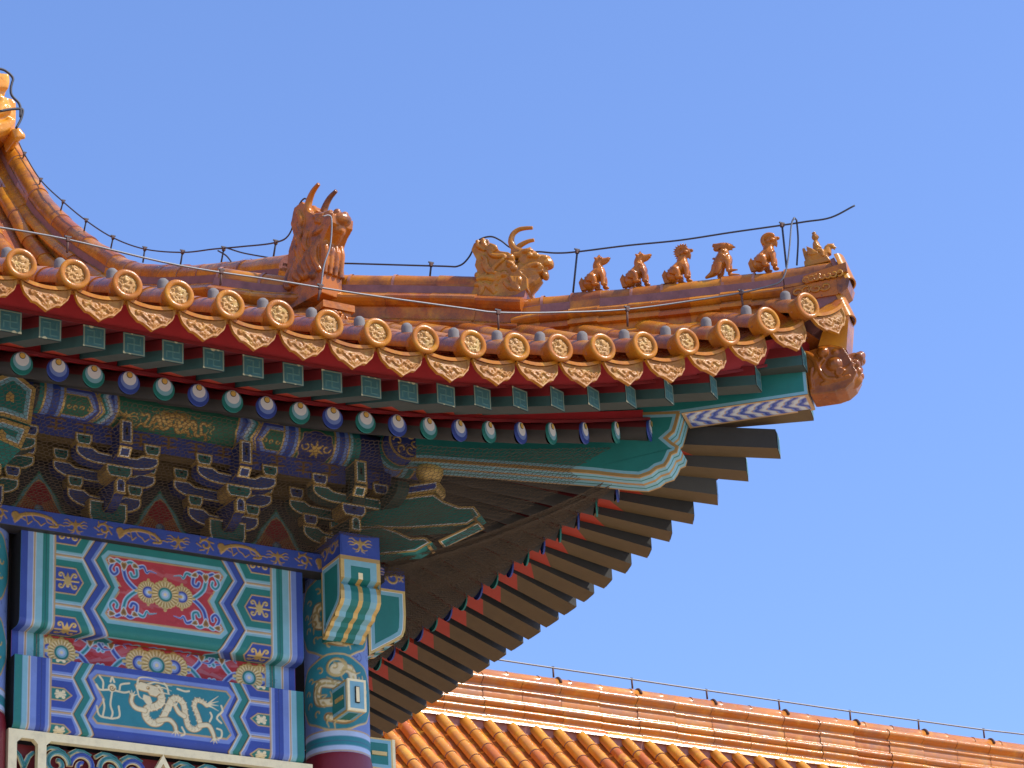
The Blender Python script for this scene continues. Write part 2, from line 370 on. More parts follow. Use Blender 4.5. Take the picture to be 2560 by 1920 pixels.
def beam_paint(L, H, top, per, c0, A, B, field, xs, lw):
    """A / B: (deep, light) of first and second colour; per: zig-zag period; c0: row of the notch"""
    P = Paint(L, H, RES, A[0])
    fy0, fy1, stripes, hx0, hxt, z1i, z1o, z2i, z2o, fi, fo, rim = xs
    hp = per/2
    # stripes at the end of the beam
    x = 0.0
    for w_, c in stripes: P.rect(x, x+w_, 0, H, c); x += w_
    # hexagon borders between stripes and first zig-zag
    za = zig(0, H, z1i, z1o, c0, per); zb = zig(0, H, z2i, z2o, c0, per)
    P.poly([(hx0, 0), (hx0, H)] + za[::-1], A[1])
    for k in range(-2, 5):
        c = c0+per*k
        def hexo(g): return [(hx0-0.01, c-hp+g), (z1i-g*.25, c-hp+g), (z1o-g*1.15, c), (z1i-g*.25, c+hp-g), (hx0-0.01, c+hp-g)]
        P.poly(hexo(.030), A[0]); hh = hp-.078
        g = [(hx0, c-hh), (hxt-.05, c-hh), (hxt, c), (hxt-.05, c+hh), (hx0, c+hh)]
        P.poly(g, B[0]); P.line(g, lw, 'line', 0.003)
        scrollwork(P, hx0+(hxt-hx0)*.44, c, hh*.86, 'cream' if B[0] != 'blue' else 'gold', w=.0125)
        P.line([(hx0, c-hp), (z1i, c-hp)], lw*1.5, 'line', .002); P.line([(hx0, c-hp-.012), (z1i, c-hp-.012)], .004, 'white'); P.line([(hx0, c-hp+.012), (z1i, c-hp+.012)], .004, 'white')
    # zig-zags
    m = [((a[0]+b[0])/2+.012, a[1]) for a, b in zip(za, zb)]
    zc = zig(0, H, fi, fo, c0, per)
    band(P, zb, zig(0, H, fi+.2, fo+.2, c0, per), A[0])
    band(P, za, m, B[0]); band(P, m, zb, B[1])
    P.line(za, lw, 'line', .003); P.line([(q[0]-.008, q[1]) for q in za], .006, 'white'); P.line(zb, lw, 'line', .003); P.line([(q[0]-.008, q[1]) for q in zb], .005, 'white')
    P.line([(q[0]+.007, q[1]) for q in zb], .004, 'black'); P.line([(q[0]+.007, q[1]) for q in za], .004, 'black')
    P.rect(hx0-.012, hx0, 0, H, 'line', .003); P.rect(hx0-.018, hx0-.012, 0, H, 'white')
    # field with pointed ends: light border, gold line, ground
    def fieldpoly(g, a=0.0):
        l = [(fi+a+.03+g*.5, fy0+g), (fi+a+g*1.0, fy0+.035+g*.6), (fo+a+g*1.3, c0), (fi+a+g*1.0, fy1-.035-g*.6), (fi+a+.03+g*.5, fy1-g)]
        return l + [(L-q[0], q[1]) for q in l[::-1]]
    P.rect(z2o+.09, L/2, 0, H, A[0])
    P.hmirror()
    P.poly(fieldpoly(-.030), A[1]); P.poly(fieldpoly(-.004), 'line', .003); P.poly(fieldpoly(.008), field)
    return P, fieldpoly
def gem(P, c, r, inner, beads=True):
    """gilt flower roundel with a coloured eye"""
    n = 22
    for k in range(n):
        a = 2*np.pi*k/n; P.disc((c[0]+r*.90*math.cos(a), c[1]+r*.90*math.sin(a)), r*.16, 'gold', .004)
    P.disc(c, r*.92, 'gold', .004)
    for k in range(n*2):
        a = 2*np.pi*k/(n*2)
        P.line([(c[0]+r*.62*math.cos(a), c[1]+r*.62*math.sin(a)), (c[0]+r*.92*math.cos(a), c[1]+r*.92*math.sin(a))], .004, 'cream' if k % 2 else (.34, .22, .07, .6), .005 if k % 2 else .002)
    P.disc(c, r*.57, 'line'); P.disc(c, r*.52, inner[0]); P.disc(c, r*.38, inner[1]); P.disc(c, r*.25, 'wblue'); P.disc(c, r*.12, 'cream')
    if beads:
        for k in range(4):
            a = np.pi/2*k; P.disc((c[0]+r*1.14*math.cos(a), c[1]+r*1.14*math.sin(a)), r*.13, 'gold', .004)
def tendril(P, pts, w, col, light, taper=None):
    q = smooth_path(pts, 20); w *= 1.4
    P.line(q, w+.009, 'wblue', .001, taper=taper); P.line(q, w, light, .001, taper=taper); P.line(q, w*.55, col, .001, taper=taper)
def bud(P, c, s, ang):
    a = math.radians(ang); u = np.array([math.cos(a), math.sin(a)]); v = np.array([-u[1], u[0]]); c = np.array(c)
    pts = [c-u*s, c-u*s*.3+v*s*.5, c+u*s*.5+v*s*.75, c+u*s*1.0+v*s*.3, c+u*s*.75, c+u*s*1.0-v*s*.3, c+u*s*.5-v*s*.75, c-u*s*.3-v*s*.5]
    P.poly(pts, 'white', .002, .006); P.poly(pts, (.40, .22, .06, .3), .002); P.poly([c+(q-c)*.6 for q in pts], 'brown', .002)
def corner_vine(P, cx, cy, sx, sy, kx=1.0, ky=1.0):
    f = lambda x, y: (cx+sx*x*kx, cy+sy*y*ky)
    A, B = (('blue', 'lblue'), ('teal', 'lgreen')) if sx*sy > 0 else (('teal', 'lgreen'), ('blue', 'lblue'))
    tendril(P, [f(.05, -.02), f(.13, .0), f(.215, .06), f(.245, .13)], .018, *A)
    tendril(P, [f(.25, .165), f(.305, .19), f(.325, .185)], .014, *B)
    tendril(P, [f(.345, .17), f(.375, .12), f(.34, .085), f(.305, .105), f(.31, .13)], .014, *A)
    tendril(P, [f(.235, .165), f(.18, .19), f(.13, .16), f(.115, .10), f(.155, .085), f(.175, .11)], .015, *B)
    tendril(P, [f(.10, .16), f(.05, .17), f(.02, .13), f(-.01, .145), f(-.075, .135)], .014, *A, taper=(1.1, .2))
    bud(P, f(.242, .155), .028, 90*sy); bud(P, f(.355, .18), .024, 180 if sx < 0 else 0); bud(P, f(.13, .165), .022, 200 if sx < 0 else -20)
def dragon(P, x, y, s, col='cream', shade=(.36, .20, .06, .6), sx=1):
    """long scaly dragon walking to the left, s: length unit"""
    f = lambda a, b: (x+sx*a*s, y+b*s)
    body = smooth_path([f(-.17, -.25), f(-.13, -.18), f(-.12, -.08), f(-.20, -.01), f(-.31, .03), f(-.33, .13), f(-.25, .21), f(-.14, .19), f(-.06, .05), f(.02, -.12), f(.10, -.15), f(.18, -.09), f(.21, .06), f(.25, .20), f(.33, .23), f(.41, .17), f(.37, .02), f(.33, -.08), f(.36, -.16), f(.44, -.15), f(.50, -.11)], 90)
    P.line(body, .104*s+.008, shade, .002, taper=(1.0, .55)); P.line(body, .098*s, col, .006, taper=(1.0, .5))
    for i in range(4, len(body)-4, 2):
        t = body[i+1]-body[i-1]; t = t/np.linalg.norm(t); nrm = np.array([-t[1], t[0]]); w_ = .03*s*(1-.5*i/len(body))
        P.line([body[i]-nrm*w_, body[i]+t*.012*s, body[i]+nrm*w_], .0028, (.55, .40, .18, .3), .004)
    for i in range(2, len(body)-2, 2):
        t = body[i+1]-body[i-1]; t = t/np.linalg.norm(t); nrm = np.array([t[1], -t[0]])*sx; w_ = .045*s*(1-.45*i/len(body))
        P.poly([body[i]+nrm*w_-t*.012*s, body[i]+nrm*(w_+.022*s), body[i]+nrm*w_+t*.012*s], col, .004)
    # head
    P.poly([f(-.47, -.26), f(-.40, -.31), f(-.29, -.29), f(-.18, -.27), f(-.13, -.20), f(-.19, -.14), f(-.27, -.15), f(-.30, -.19), f(-.40, -.20), f(-.45, -.22)], shade, .003, .006)
    P.poly([f(-.47, -.26), f(-.40, -.31), f(-.29, -.29), f(-.18, -.27), f(-.13, -.20), f(-.19, -.14), f(-.27, -.15), f(-.30, -.19), f(-.40, -.20), f(-.45, -.22)], col, .007)
    P.poly([f(-.36, -.15), f(-.27, -.13), f(-.24, -.06), f(-.28, .0), f(-.33, -.04), f(-.37, -.09)], col, .005)
    P.disc(f(-.30, -.24), .022*s, shade, .003); P.disc(f(-.305, -.245), .011*s, col, .009)
    for q in ([f(-.30, -.29), f(-.20, -.33), f(-.05, -.31), f(.03, -.31)], [f(-.20, -.25), f(-.10, -.27), f(.02, -.24)], [f(-.15, -.2), f(-.08, -.2), f(.0, -.19)], [f(-.44, -.28), f(-.42, -.36), f(-.30, -.38), f(-.15, -.36)], [f(-.45, -.24), f(-.42, -.12), f(-.36, -.08)]):
        P.line(smooth_path(q, 12), .022*s, col, .005, taper=(1.3, .25))
    # legs and claws
    def leg(pts, w=.056):
        q = smooth_path(pts, 14); P.line(q, w*s+.008, shade, .002); P.line(q, w*s, col, .006, taper=(1.1, .7)); e = q[-1]; d = q[-1]-q[-3]; a0 = math.atan2(d[1], d[0])
        for k in (-1.0, -.35, .3, .95):
            P.line([e, e+.075*s*np.array([math.cos(a0+k), math.sin(a0+k)])], .022*s, col, .006, taper=(1.2, .3))
    leg([f(-.34, .06), f(-.46, .04), f(-.52, -.03), f(-.51, -.11)]); leg([f(-.16, .17), f(-.02, .14), f(.06, .20), f(.08, .27)])
    leg([f(.19, .07), f(.12, .03), f(.08, -.03), f(.07, -.05)]); leg([f(.40, .17), f(.52, .15), f(.58, .24), f(.60, .31)])
    for k in (-.8, -.3, .1, .6): P.line(smooth_path([f(.50, -.11), f(.56, -.13+.05*k), f(.66, -.14+.14*k)], 10), .026*s, col, .005, taper=(1.3, .2))
    for q in ([f(.70, -.13), f(.72, -.06), f(.66, .0), f(.64, .05), f(.70, .10)], [f(.64, .18), f(.70, .20), f(.70, .28), f(.66, .31)], [f(.54, .1), f(.57, .03), f(.55, -.02)], [f(.0, .02), f(.02, -.05)], [f(-.08, -.33), f(-.04, -.28), f(-.02, -.2)], [f(.1, -.28), f(.2, -.26), f(.26, -.27)], [f(.16, .22), f(.2, .3), f(.15, .33)]):
        P.line(smooth_path(q, 10), .024*s, col, .004)
    # flaming pearl
    P.disc(f(-.78, -.18), .055*s, col, .005); P.line(curl(f(-.78, -.18), .04*s, 0, 1.2, 14, .2), .008, shade, .003)
    for q in ([f(-.83, -.15), f(-.94, -.14), f(-.99, -.2)], [f(-.73, -.15), f(-.62, -.14), f(-.55, -.16)], [f(-.90, -.16), f(-.90, -.25), f(-.95, -.32)], [f(-.68, -.17), f(-.66, -.24), f(-.55, -.27)], [f(-.80, -.26), f(-.78, -.32), f(-.75, -.26)], [f(-.78, -.12), f(-.80, .04), f(-.77, .14), f(-.79, .22)], [f(-.79, .22), f(-.94, .20), f(-.98, .08)], [f(-.90, .20), f(-.88, .08), f(-.90, -.02)], [f(-.77, .22), f(-.68, .18), f(-.69, .05)]):
        P.line(smooth_path(q, 10), .024*s, col, .004)
def cloud_t(P, x, y, s, col):
    """bronze cloud shaped like a double T"""
    P.line(smooth_path([(x-s, y+s*.1), (x-s*.6, y-s*.08), (x, y), (x+s*.6, y-s*.1), (x+s, y+s*.06)], 12), s*.26, col, .002, taper=(.6, .9))
    P.line(smooth_path([(x, y), (x+s*.05, y+s*.6), (x-s*.05, y+s*1.2)], 8), s*.30, col, .002)
    P.line(smooth_path([(x-s*.8, y+s*1.05), (x-s*.3, y+s*.95), (x+s*.3, y+s*1.05), (x+s*.85, y+s*.95)], 10), s*.24, col, .002)
    P.line([(x-s*.55, y+s*.5), (x+s*.1, y+s*.55), (x+s*.6, y+s*.45)], s*.16, col, .002)
def bat(P, x, y, s, col):
    P.disc((x, y), s*.24, col, .003, s*.36); P.poly([(x-s*.12, y-s*.3), (x, y-s*.62), (x+s*.12, y-s*.3)], col, .003)
    for sx in (-1, 1):
        for q in ([(0, -.1), (.5, -.25), (.85, -.5), (1.2, -.42)], [(.2, .0), (.6, -.05), (1.0, -.15), (1.3, -.05)], [(.4, -.2), (.7, .15), (1.15, .2)], [(0, .25), (.35, .65), (.8, .55)], [(.1, .3), (.2, .75), (.5, .9)]):
            P.line(smooth_path([(x+sx*a*s, y+b*s) for a, b in q], 10), s*.15, col, .003, taper=(1.3, .5))
def bent_profile(yf, zt, zb, r, yb):
    """front face down, rounded lower edge, then back along the underside -> (length, function v -> (y, z, normal y, normal z))"""
    a = zt-zb-r; b = r*np.pi/2; c = yb-yf-r
    def f(v):
        v = np.asarray(v, float); t = np.clip((v-a)/r, 0, np.pi/2); u = np.maximum(v-a-b, 0)
        y = np.where(v < a, yf, yf+r*(1-np.cos(t))) + u; z = np.where(v < a, zt-v, zb+r-r*np.sin(t))
        return y, z, -np.cos(t), -np.sin(t)
    return a+b+c, f
def painted_beam(name, P, x0, prof, mb=None, parent=None, ends='black'):
    mb = mb or MB()
    def fn(X, Y):
        y, z, ny, nz = prof(Y); return np.stack([x0+X, y, z], -1), np.stack([0*X, ny, nz], -1)
    P.mesh(mb, fn, flip=True)
    v = np.linspace(0, P.h, 24); y, z, _, _ = prof(v)
    for xe, fl in ((x0, 1), (x0+P.w, 0)):
        ring = [(xe, yy, zz) for yy, zz in zip(y, z)] + [(xe, y[-1], z[0])]
        mb.add(ring, [list(range(len(ring)))[::-1] if fl else list(range(len(ring)))], M[ends])
    mb.add([(x0, y[-1], z[0]), (x0+P.w, y[-1], z[0]), (x0+P.w, y[0], z[0]), (x0, y[0], z[0]), (x0, y[-1], z[-1]), (x0+P.w, y[-1], z[-1])], [(0, 3, 2, 1), (0, 1, 5, 4)], M[ends])
    return mb.build(name, parent or HALL)
# ------------------------------------------------------------------ columns and beams of the end bay (column axes x = 0 and x = -2.5)
BAY = 2.5; BX0 = -2.27; BL = 1.94
def colband(P, y, seq):
    for h, c in seq: P.rect(0, P.w, y, y+h, c); y += h
    return y
def column(xc, yc, roll):
    mb = MB(); r = .21; P = Paint(2*np.pi*r, 1.30, .0055, 'slate')     # canvas y runs down from z = 10.15
    W = P.w
    for k in range(90):                                                # dark incised whorls of the blue ground
        c = (rnd.uniform(0, W), rnd.uniform(.05, 1.1)); P.line(curl(c, rnd.uniform(.02, .045), rnd.uniform(0, 360), .7, 10, .3), .006, (.05, .08, .25, 0))
    for c0 in (W*.25, W*.75):
        for cy, hh in ((.14, .0), (.36, .27), (.89, .235)):
            if hh == 0: continue
            w2 = .29; o = []
            for a in np.linspace(0, 2*np.pi, 64, endpoint=False):
                k = 1+.05*math.cos(4*a)+.03*math.cos(8*a); o.append((c0+w2*k*abs(math.cos(a))**.75*np.sign(math.cos(a)), cy+hh*k*abs(math.sin(a))**.75*np.sign(math.sin(a))))
            P.poly(o, 'gold', .003, .012); P.poly(o, 'line', .002, .004); P.poly(o, 'teal')
            sc_ = 1.12
            ds = smooth_path([(c0+.02, cy-.17), (c0+.10, cy-.14), (c0+.10, cy-.03), (c0-.02, cy-.05), (c0-.12, cy-.06), (c0-.13, cy+.05), (c0-.04, cy+.07), (c0+.08, cy+.06), (c0+.13, cy+.13), (c0+.05, cy+.19), (c0-.06, cy+.17)], 60)
            P.line(ds, .064, (.36, .2, .06, .6), .002); P.line(ds, .056, 'cream', .006, taper=(1, .6)); P.disc((c0+.0, cy-.15), .045, 'cream', .007); P.line(curl((c0, cy-.165), .058, 0, .95, 22, 1.0), .018, 'gold', .006)
            for k in range(30):
                i = (k*3+3) % len(ds); a = rnd.uniform(0, 6.3); e = ds[i]+.07*np.array([math.cos(a), math.sin(a)])
                P.line([ds[i], (ds[i]+e)/2+.012*np.array([-math.sin(a), math.cos(a)]), e], .014, 'gold', .005, taper=(1.2, .4))
            for k in range(13):
                a = 2*np.pi*k/13+.3; P.line(curl((c0+.215*math.cos(a), cy+hh*.74*math.sin(a)), .026, math.degrees(a), .6, 8, .4), .010, 'gold', .004)
    y = colband(P, 1.145, [(.010, 'line'), (.035, 'wblue'), (.030, 'teal'), (.004, 'black'), (.028, 'teal'), (.032, 'wblue'), (.010, 'line')])
    P.rect(0, W, 1.298, 1.31, 'line')
    def fn(X, Y):
        a = X/r + roll; return np.stack([xc+r*np.cos(a), yc+r*np.sin(a), 10.15-Y], -1), np.stack([np.cos(a), np.sin(a), 0*a], -1)
    P.mesh(mb, fn, flip=True)
    mb.lathe((xc, yc, 0), (0, 0, 1), [(r+.003, 8.852), (r+.012, 8.80), (r+.03, 1.6)], M['shaft'], 32)
    mb.lathe((xc, yc, 0), (0, 0, 1), [(.34, 1.6), (.36, 1.45), (.30, 1.38), (.30, 1.3)], M['stone'], 32)
    return mb.build("column", HALL)
column(0, 0, math.radians(-206)); column(-BAY, 0, math.radians(-206))

Lu, fu = bent_profile(-.20, 10.05, 9.425, .045, -.03)
st = [(.046, 'blue'), (.036, 'lblue'), (.005, 'white'), (.010, 'line'), (.005, 'white'), (.044, 'lgreen'), (.020, 'green'), (.003, 'black'), (.020, 'green'), (.030, 'lgreen')]
Pu, fp = beam_paint(BL, Lu, 0, .33, .30, ('green', 'lgreen'), ('blue', 'lblue'), (.44, .035, .045, 0),
                    (.085, .515, st, .232, .415, .413, .508, .494, .595, .565, .668, 0), .009)
for k in range(40):                                                    # mottled red ground
    c = (rnd.uniform(.7, 1.25), rnd.uniform(.13, .47)); P_ = [(c[0]+rnd.uniform(-.07, .07), c[1]+rnd.uniform(-.02, .02)) for _ in range(4)]
    Pu.line(smooth_path(P_, 10), rnd.uniform(.012, .03), rnd.choice([(.40, .03, .04, 0), (.46, .09, .10, 0), (.42, .06, .07, 0)]))
cxu, cyu = BL/2, .30
for sx in (-1, 1):
    for sy in (-1, 1): corner_vine(Pu, cxu+sx*.112, cyu+sy*.010, sx, sy, .70, .93)
    gem(Pu, (cxu+sx*.115, cyu), .074, ('blue', 'lblue'))
gem(Pu, (cxu, cyu), .092, ('green', 'lgreen'))
# narrow red field under the beam
ub = [(fo_, v_) for fo_, v_ in ((.60, .655), (.66, .70), (.66, .80))]; q = ub+[(BL-a, b) for a, b in ub[::-1]]
Pu.poly(q, 'lgreen', None, .02); Pu.poly(q, 'line', None, .004); Pu.poly(q, 'red')
for k in range(9):
    x_ = .74+k*.058; Pu.line(smooth_path([(x_, .72), (x_+.03, .705), (x_+.05, .72)], 8), .016, ['lblue', 'lgreen', 'brown'][k % 3])
painted_beam("upper_beam", Pu, BX0, fu)

Lb, fb = bent_profile(-.065, 9.47, 9.10, .004, -.02)
Pb = Paint(BL, Lb, RES, (.46, .04, .055, 0))                           # recessed red board between the beams
st2 = [(.046, 'blue'), (.036, 'lblue'), (.005, 'white'), (.010, 'line'), (.005, 'white'), (.044, 'lgreen'), (.018, 'green'), (.003, 'black'), (.018, 'green'), (.026, 'lgreen'), (.008, 'line')]
for k in range(60):
    c = (rnd.uniform(.25, 1.0), rnd.uniform(.06, .30)); Pb.line([(c[0]+rnd.uniform(-.08, .08), c[1]+rnd.uniform(-.02, .02)) for _ in range(3)], rnd.uniform(.012, .035), rnd.choice([(.40, .015, .02, 0), (.46, .11, .13, 0), (.42, .07, .1, 0)]))
def vine2(P, x, y, sx):
    for sy in (-1, 1):
        tendril(P, [(x, y-sy*.015), (x+sx*.05, y+sy*.0), (x+sx*.10, y+sy*.05), (x+sx*.12, y+sy*.09)], .020, *(('blue', 'lblue') if sy*sx > 0 else ('teal', 'lgreen')))
        tendril(P, [(x+sx*.12, y+sy*.08), (x+sx*.16, y+sy*.10), (x+sx*.19, y+sy*.075), (x+sx*.175, y+sy*.05)], .016, 'teal', 'lgreen')
        tendril(P, [(x+sx*.18, y+sy*.09), (x+sx*.21, y+sy*.06), (x+sx*.26, y+sy*.065)], .015, 'blue', 'lblue', taper=(1.1, .2))
        tendril(P, [(x+sx*.10, y+sy*.10), (x+sx*.05, y+sy*.115), (x+sx*.02, y+sy*.09)], .015, 'blue', 'lblue', taper=(1.1, .3))
        bud(P, (x+sx*.12, y+sy*.09), .026, 90*sy)
yb = .150
vine2(Pb, BL/2-.19, yb, -1); vine2(Pb, .40, yb, 1)
gem(Pb, (BL/2-.115, yb), .095, ('blue', 'lblue')); gem(Pb, (.25, yb), .092, ('blue', 'lblue')); gem(Pb, (.33, yb), .092, ('green', 'lgreen'))
x = 0
for w_, c in st2: Pb.rect(x, x+w_, 0, Lb, c); x += w_
Pb.hmirror(); gem(Pb, (BL/2, yb), .105, ('green', 'lgreen'))
Lb, fb = bent_profile(-.065, 9.47, 9.10, .004, -.02)
painted_beam("cushion_board", Pb, BX0, fb)

Ll, fl_ = bent_profile(-.165, 9.235, 8.765, .045, -.03)
st = [(.052, 'green'), (.034, 'lgreen'), (.005, 'white'), (.010, 'line'), (.005, 'white'), (.040, 'lblue'), (.030, 'blue'), (.003, 'black'), (.026, 'blue'), (.026, 'lblue')]
Pl, fp = beam_paint(BL+.02, Ll, 0, .235, .225, ('blue', 'lblue'), ('green', 'lgreen'), 'teal',
                    (.065, .385, st, .243, .375, .383, .447, .463, .525, .512, .585, 0), .009)
dragon(Pl, (BL+.02)/2+.05, .232, .50)
painted_beam("lower_beam", Pl, BX0-.012, fl_)

# plate beam above, blue with gilt dragons and bats
Lp, fpb = bent_profile(-.25, 10.172, 10.045, .004, -.12)
Pp = Paint(3.0, Lp, RES, 'blue')
xk = .12
g_ = (.40, .235, .065, .7)
while xk < 2.95:
    bat(Pp, xk, .062, .062, g_); Pp.line(curl((xk+.19, .06), .04, 200, .9, 14, .35), .016, g_, .004)
    for k in range(7):
        a = k*.9; Pp.line([(xk+.19+.035*math.cos(a), .06+.035*math.sin(a)), (xk+.19+.062*math.cos(a+.5), .06+.055*math.sin(a+.5))], .009, g_, .003)
    Pp.line(smooth_path([(xk+.30, .085), (xk+.34, .05), (xk+.43, .03), (xk+.53, .045), (xk+.58, .09), (xk+.53, .10)], 20), .024, g_, .005, taper=(1.2, .6)); Pp.disc((xk+.30, .055), .026, g_, .005)
    for k in range(8):
        x_ = xk+.28+k*.043; Pp.line([(x_, .05+.03*math.sin(k*2)), (x_+.018, .085+.02*math.cos(k*3)), (x_+.045, .08)], .008, g_, .003)
    xk += .70
Pp.rect(0, 3.0, .124, Lp, 'dark')
o = painted_beam("plate_beam", Pp, -2.75, fpb, ends='dark')
for nm in ("upper_beam", "cushion_board", "lower_beam", "plate_beam"):
    mirror_copy(bpy.data.objects[nm], HALL)

# beam noses crossing at the corner column
SIL = [(0.0, 10.235), (-.52, 10.235), (-.52, 10.075), (-.52, 9.92), (-.465, 9.90), (-.50, 9.875), (-.515, 9.83), (-.515, 9.775), (-.49, 9.74), (-.435, 9.715), (-.42, 9.685), (-.36, 9.67), (-.345, 9.645), (-.29, 9.625), (-.275, 9.60), (-.235, 9.585)]
def nose(xc, hw):
    """profile in y-z, painted on its front and cheeks"""
    mb = MB(); p = np.array(SIL); n = len(p); zs = p[:, 1]
    def cols(seg): return None
    for sx, N in ((-1, (-1, 0, 0)), (1, (1, 0, 0))):
        ins1 = [(a, b) for a, b in SIL[2:]]; 
        mb.plate(p[:3].tolist()+[(0.0, 10.075)], (xc+sx*hw, 0, 0), (0, 1, 0), (0, 0, 1), N, .001, [(0, M['blue'])], M['blue'], back=False)
        q = [(-.235, 10.075), (-.52, 10.075), (-.52, 9.90), (-.512, 9.80), (-.492, 9.748), (-.43, 9.705), (-.36, 9.662), (-.29, 9.618), (-.235, 9.585)]
        mb.plate(q, (xc+sx*hw, 0, 0), (0, 1, 0), (0, 0, 1), N, .001, [(.018, M['gold']), (.004, M['white']), (.026, M['lgreen']), (0, M['green'])], M['green'], back=False)
    # front strip following the silhouette: gilt edges, pale bands, green, gilt centre
    bands = [(0, .03, 'gold'), (.03, .075, 'lgreen'), (.075, .135, 'green'), (.135, .165, 'gold')]
    w = 2*hw
    for i in range(1, n-1):
        a, b = p[i], p[i+1]
        if i == 1:
            mb.add([(xc-hw, a[0], a[1]), (xc+hw, a[0], a[1]), (xc+hw, b[0], b[1]), (xc-hw, b[0], b[1])], [(0, 3, 2, 1)], M['blue']); continue
        xs = [0, .028, .075, w/2-.016, w/2+.016, w-.075, w-.028, w]; mm = ['gold', 'lgreen', 'green', 'gold' if i > 2 else 'green', 'green', 'lgreen', 'gold']
        if i == 2:
            zz = [b[1], b[1]+.045, a[1]-.068, a[1]-.028, a[1]]
            for k in range(7):
                for j in range(4):
                    mat = mm[k]
                    if j == 3: mat = 'dgold'
                    elif j == 2: mat = 'lgreen' if 0 < k < 6 else 'gold'
                    elif j == 0 and k == 3: mat = 'cream'
                    mb.add([(xc-hw+xs[k], a[0], zz[j]), (xc-hw+xs[k+1], a[0], zz[j]), (xc-hw+xs[k+1], a[0], zz[j+1]), (xc-hw+xs[k], a[0], zz[j+1])], [(0, 1, 2, 3)], M[mat])
            continue
        for k in range(7):
            mb.add([(xc-hw+xs[k], a[0], a[1]), (xc-hw+xs[k+1], a[0], a[1]), (xc-hw+xs[k+1], b[0], b[1]), (xc-hw+xs[k], b[0], b[1])], [(0, 3, 2, 1)], M[mm[k]])
    mb.add([(xc-hw, -.235, 10.075), (xc+hw, -.235, 10.075), (xc+hw, -.235, 9.585), (xc-hw, -.235, 9.585)], [(0, 1, 2, 3)], M['green'])
    mb.box((xc, -.12, 9.83), (.20, .25, .46), M['green'])
    mb.add([(xc-hw, 0, 10.235), (xc+hw, 0, 10.235), (xc+hw, -.52, 10.235), (xc-hw, -.52, 10.235)], [(0, 3, 2, 1)], M['blue'])
    # gilt bats on the blue head, front and cheek
    Pn = Paint(w-.02, .14, RES, 'blue'); bat(Pn, (w-.02)/2, .062, .066, (.50, .32, .10, .8))
    Pn.mesh(mb, lambda X, Y: (np.stack([xc-hw+.01+X, -.523+0*X, 10.228-Y], -1), np.stack([0*X, -1+0*X, 0*X], -1)), flip=True)
    Pn = Paint(.42, .14, RES, 'blue')
    for k in range(3): Pn.line(curl((.08+.13*k, .07), .045, 90*k, .9, 14, .4), .016, (.50, .32, .10, .8), .003); bat(Pn, .02+.13*k, .06, .035, (.50, .32, .10, .8))
    for sx in (-1, 1):
        Pn.mesh(mb, lambda X, Y: (np.stack([xc+sx*(hw+.003)+0*X, -.51+X, 10.228-Y], -1), np.stack([sx+0*X, 0*X, 0*X], -1)), flip=(sx > 0))
    return mb.build("beam_nose", HALL)
o = nose(-.065, .145); mirror_copy(o, HALL).location = (-.03, 0, 0)
def small_nose(xc):
    mb = MB(); hw = .066; y = -.40; z0, z1 = 9.065, 9.278
    bands = [(.016, M['cream']), (.022, M['wblue'] if 'wblue' in M else M['lgreen']), (.016, M['lgreen']), (0, M['teal'])]
    mb.plate([(-hw, z0), (hw, z0), (hw, z1), (-hw, z1)], (xc, y, 0), (1, 0, 0), (0, 0, 1), (0, -1, 0), .02, bands, M['cream'], back=False)
    mb.box((xc, y-.004, (z0+z1)/2), (.03, .012, .11), M['black']); mb.box((xc, y-.008, (z0+z1)/2), (.022, .012, .10), M['cream'])
    for sx in (-1, 1):
        mb.plate([(y+.02, z0), (0, z0), (0, z1), (y+.02, z1)], (xc+sx*hw, 0, 0), (0, 1, 0), (0, 0, 1), (sx, 0, 0), .001, [(.012, M['gold']), (.022, M['lgreen']), (0, M['green'])], M['gold'], back=False)
        mb.box((xc+sx*(hw+.002), y+.12, (z0+z1)/2), (.012, .11, .026), M['gold'])
    mb.plate([(-hw, y+.02), (hw, y+.02), (hw, 0), (-hw, 0)], (xc, 0, z0), (1, 0, 0), (0, 1, 0), (0, 0, -1), .001, [(.012, M['gold']), (.02, M['lgreen']), (0, M['green'])], M['gold'], back=False)
    mb.plate([(-hw, y+.02), (hw, y+.02), (hw, 0), (-hw, 0)], (xc, 0, z1), (1, 0, 0), (0, 1, 0), (0, 0, 1), .001, [(0, M['green'])], M['gold'], back=False)
    return mb.build("tie_beam_nose", HALL)
o = small_nose(-.055); m2 = mirror_copy(o, HALL); m2.location = (.012, 0, -.232)

# carved openwork panel under the lower beam
PAN = empty("transom_panel"); PAN.parent = HALL
mb = MB(); X0, X1 = -2.30, -.255; zt = 8.765; zb = 8.05
rails = [(X0, X1, zt-.055, zt-.002), (X0, X1, zb, zb+.055), (X0, X0+.055, zb+.055, zt-.055), (X1-.055, X1, zb+.055, zt-.055), (X0+.19, X0+.245, zb+.055, zt-.055), (X1-.245, X1-.19, zb+.055, zt-.055)]
for a, b, c, d in rails: mb.box(((a+b)/2, -.115, (c+d)/2), (b-a, .05, d-c), M['cream'])
for x0_, x1_ in ((X0+.055, X0+.19), (X0+.245, X1-.245), (X1-.19, X1-.055)):        # chamfered corners of the openings
    for sx, xx in ((1, x0_), (-1, x1_)):
        mb.plate([(xx, zt-.055), (xx+sx*.03, zt-.055), (xx, zt-.085)], (0, -.141, 0), (1, 0, 0), (0, 0, 1), (0, -1, 0), .045, [(0, M['cream'])], M['cream'])
mb.plate([(-1.283-.075, zt-.19), (-1.283+.075, zt-.19), (-1.283, zt-.055)], (0, -.136, 0), (1, 0, 0), (0, 0, 1), (0, -1, 0), .04, [(.028, M['cream']), (0, M['dgold'])], M['cream'])
mb.build("panel_frame", PAN)
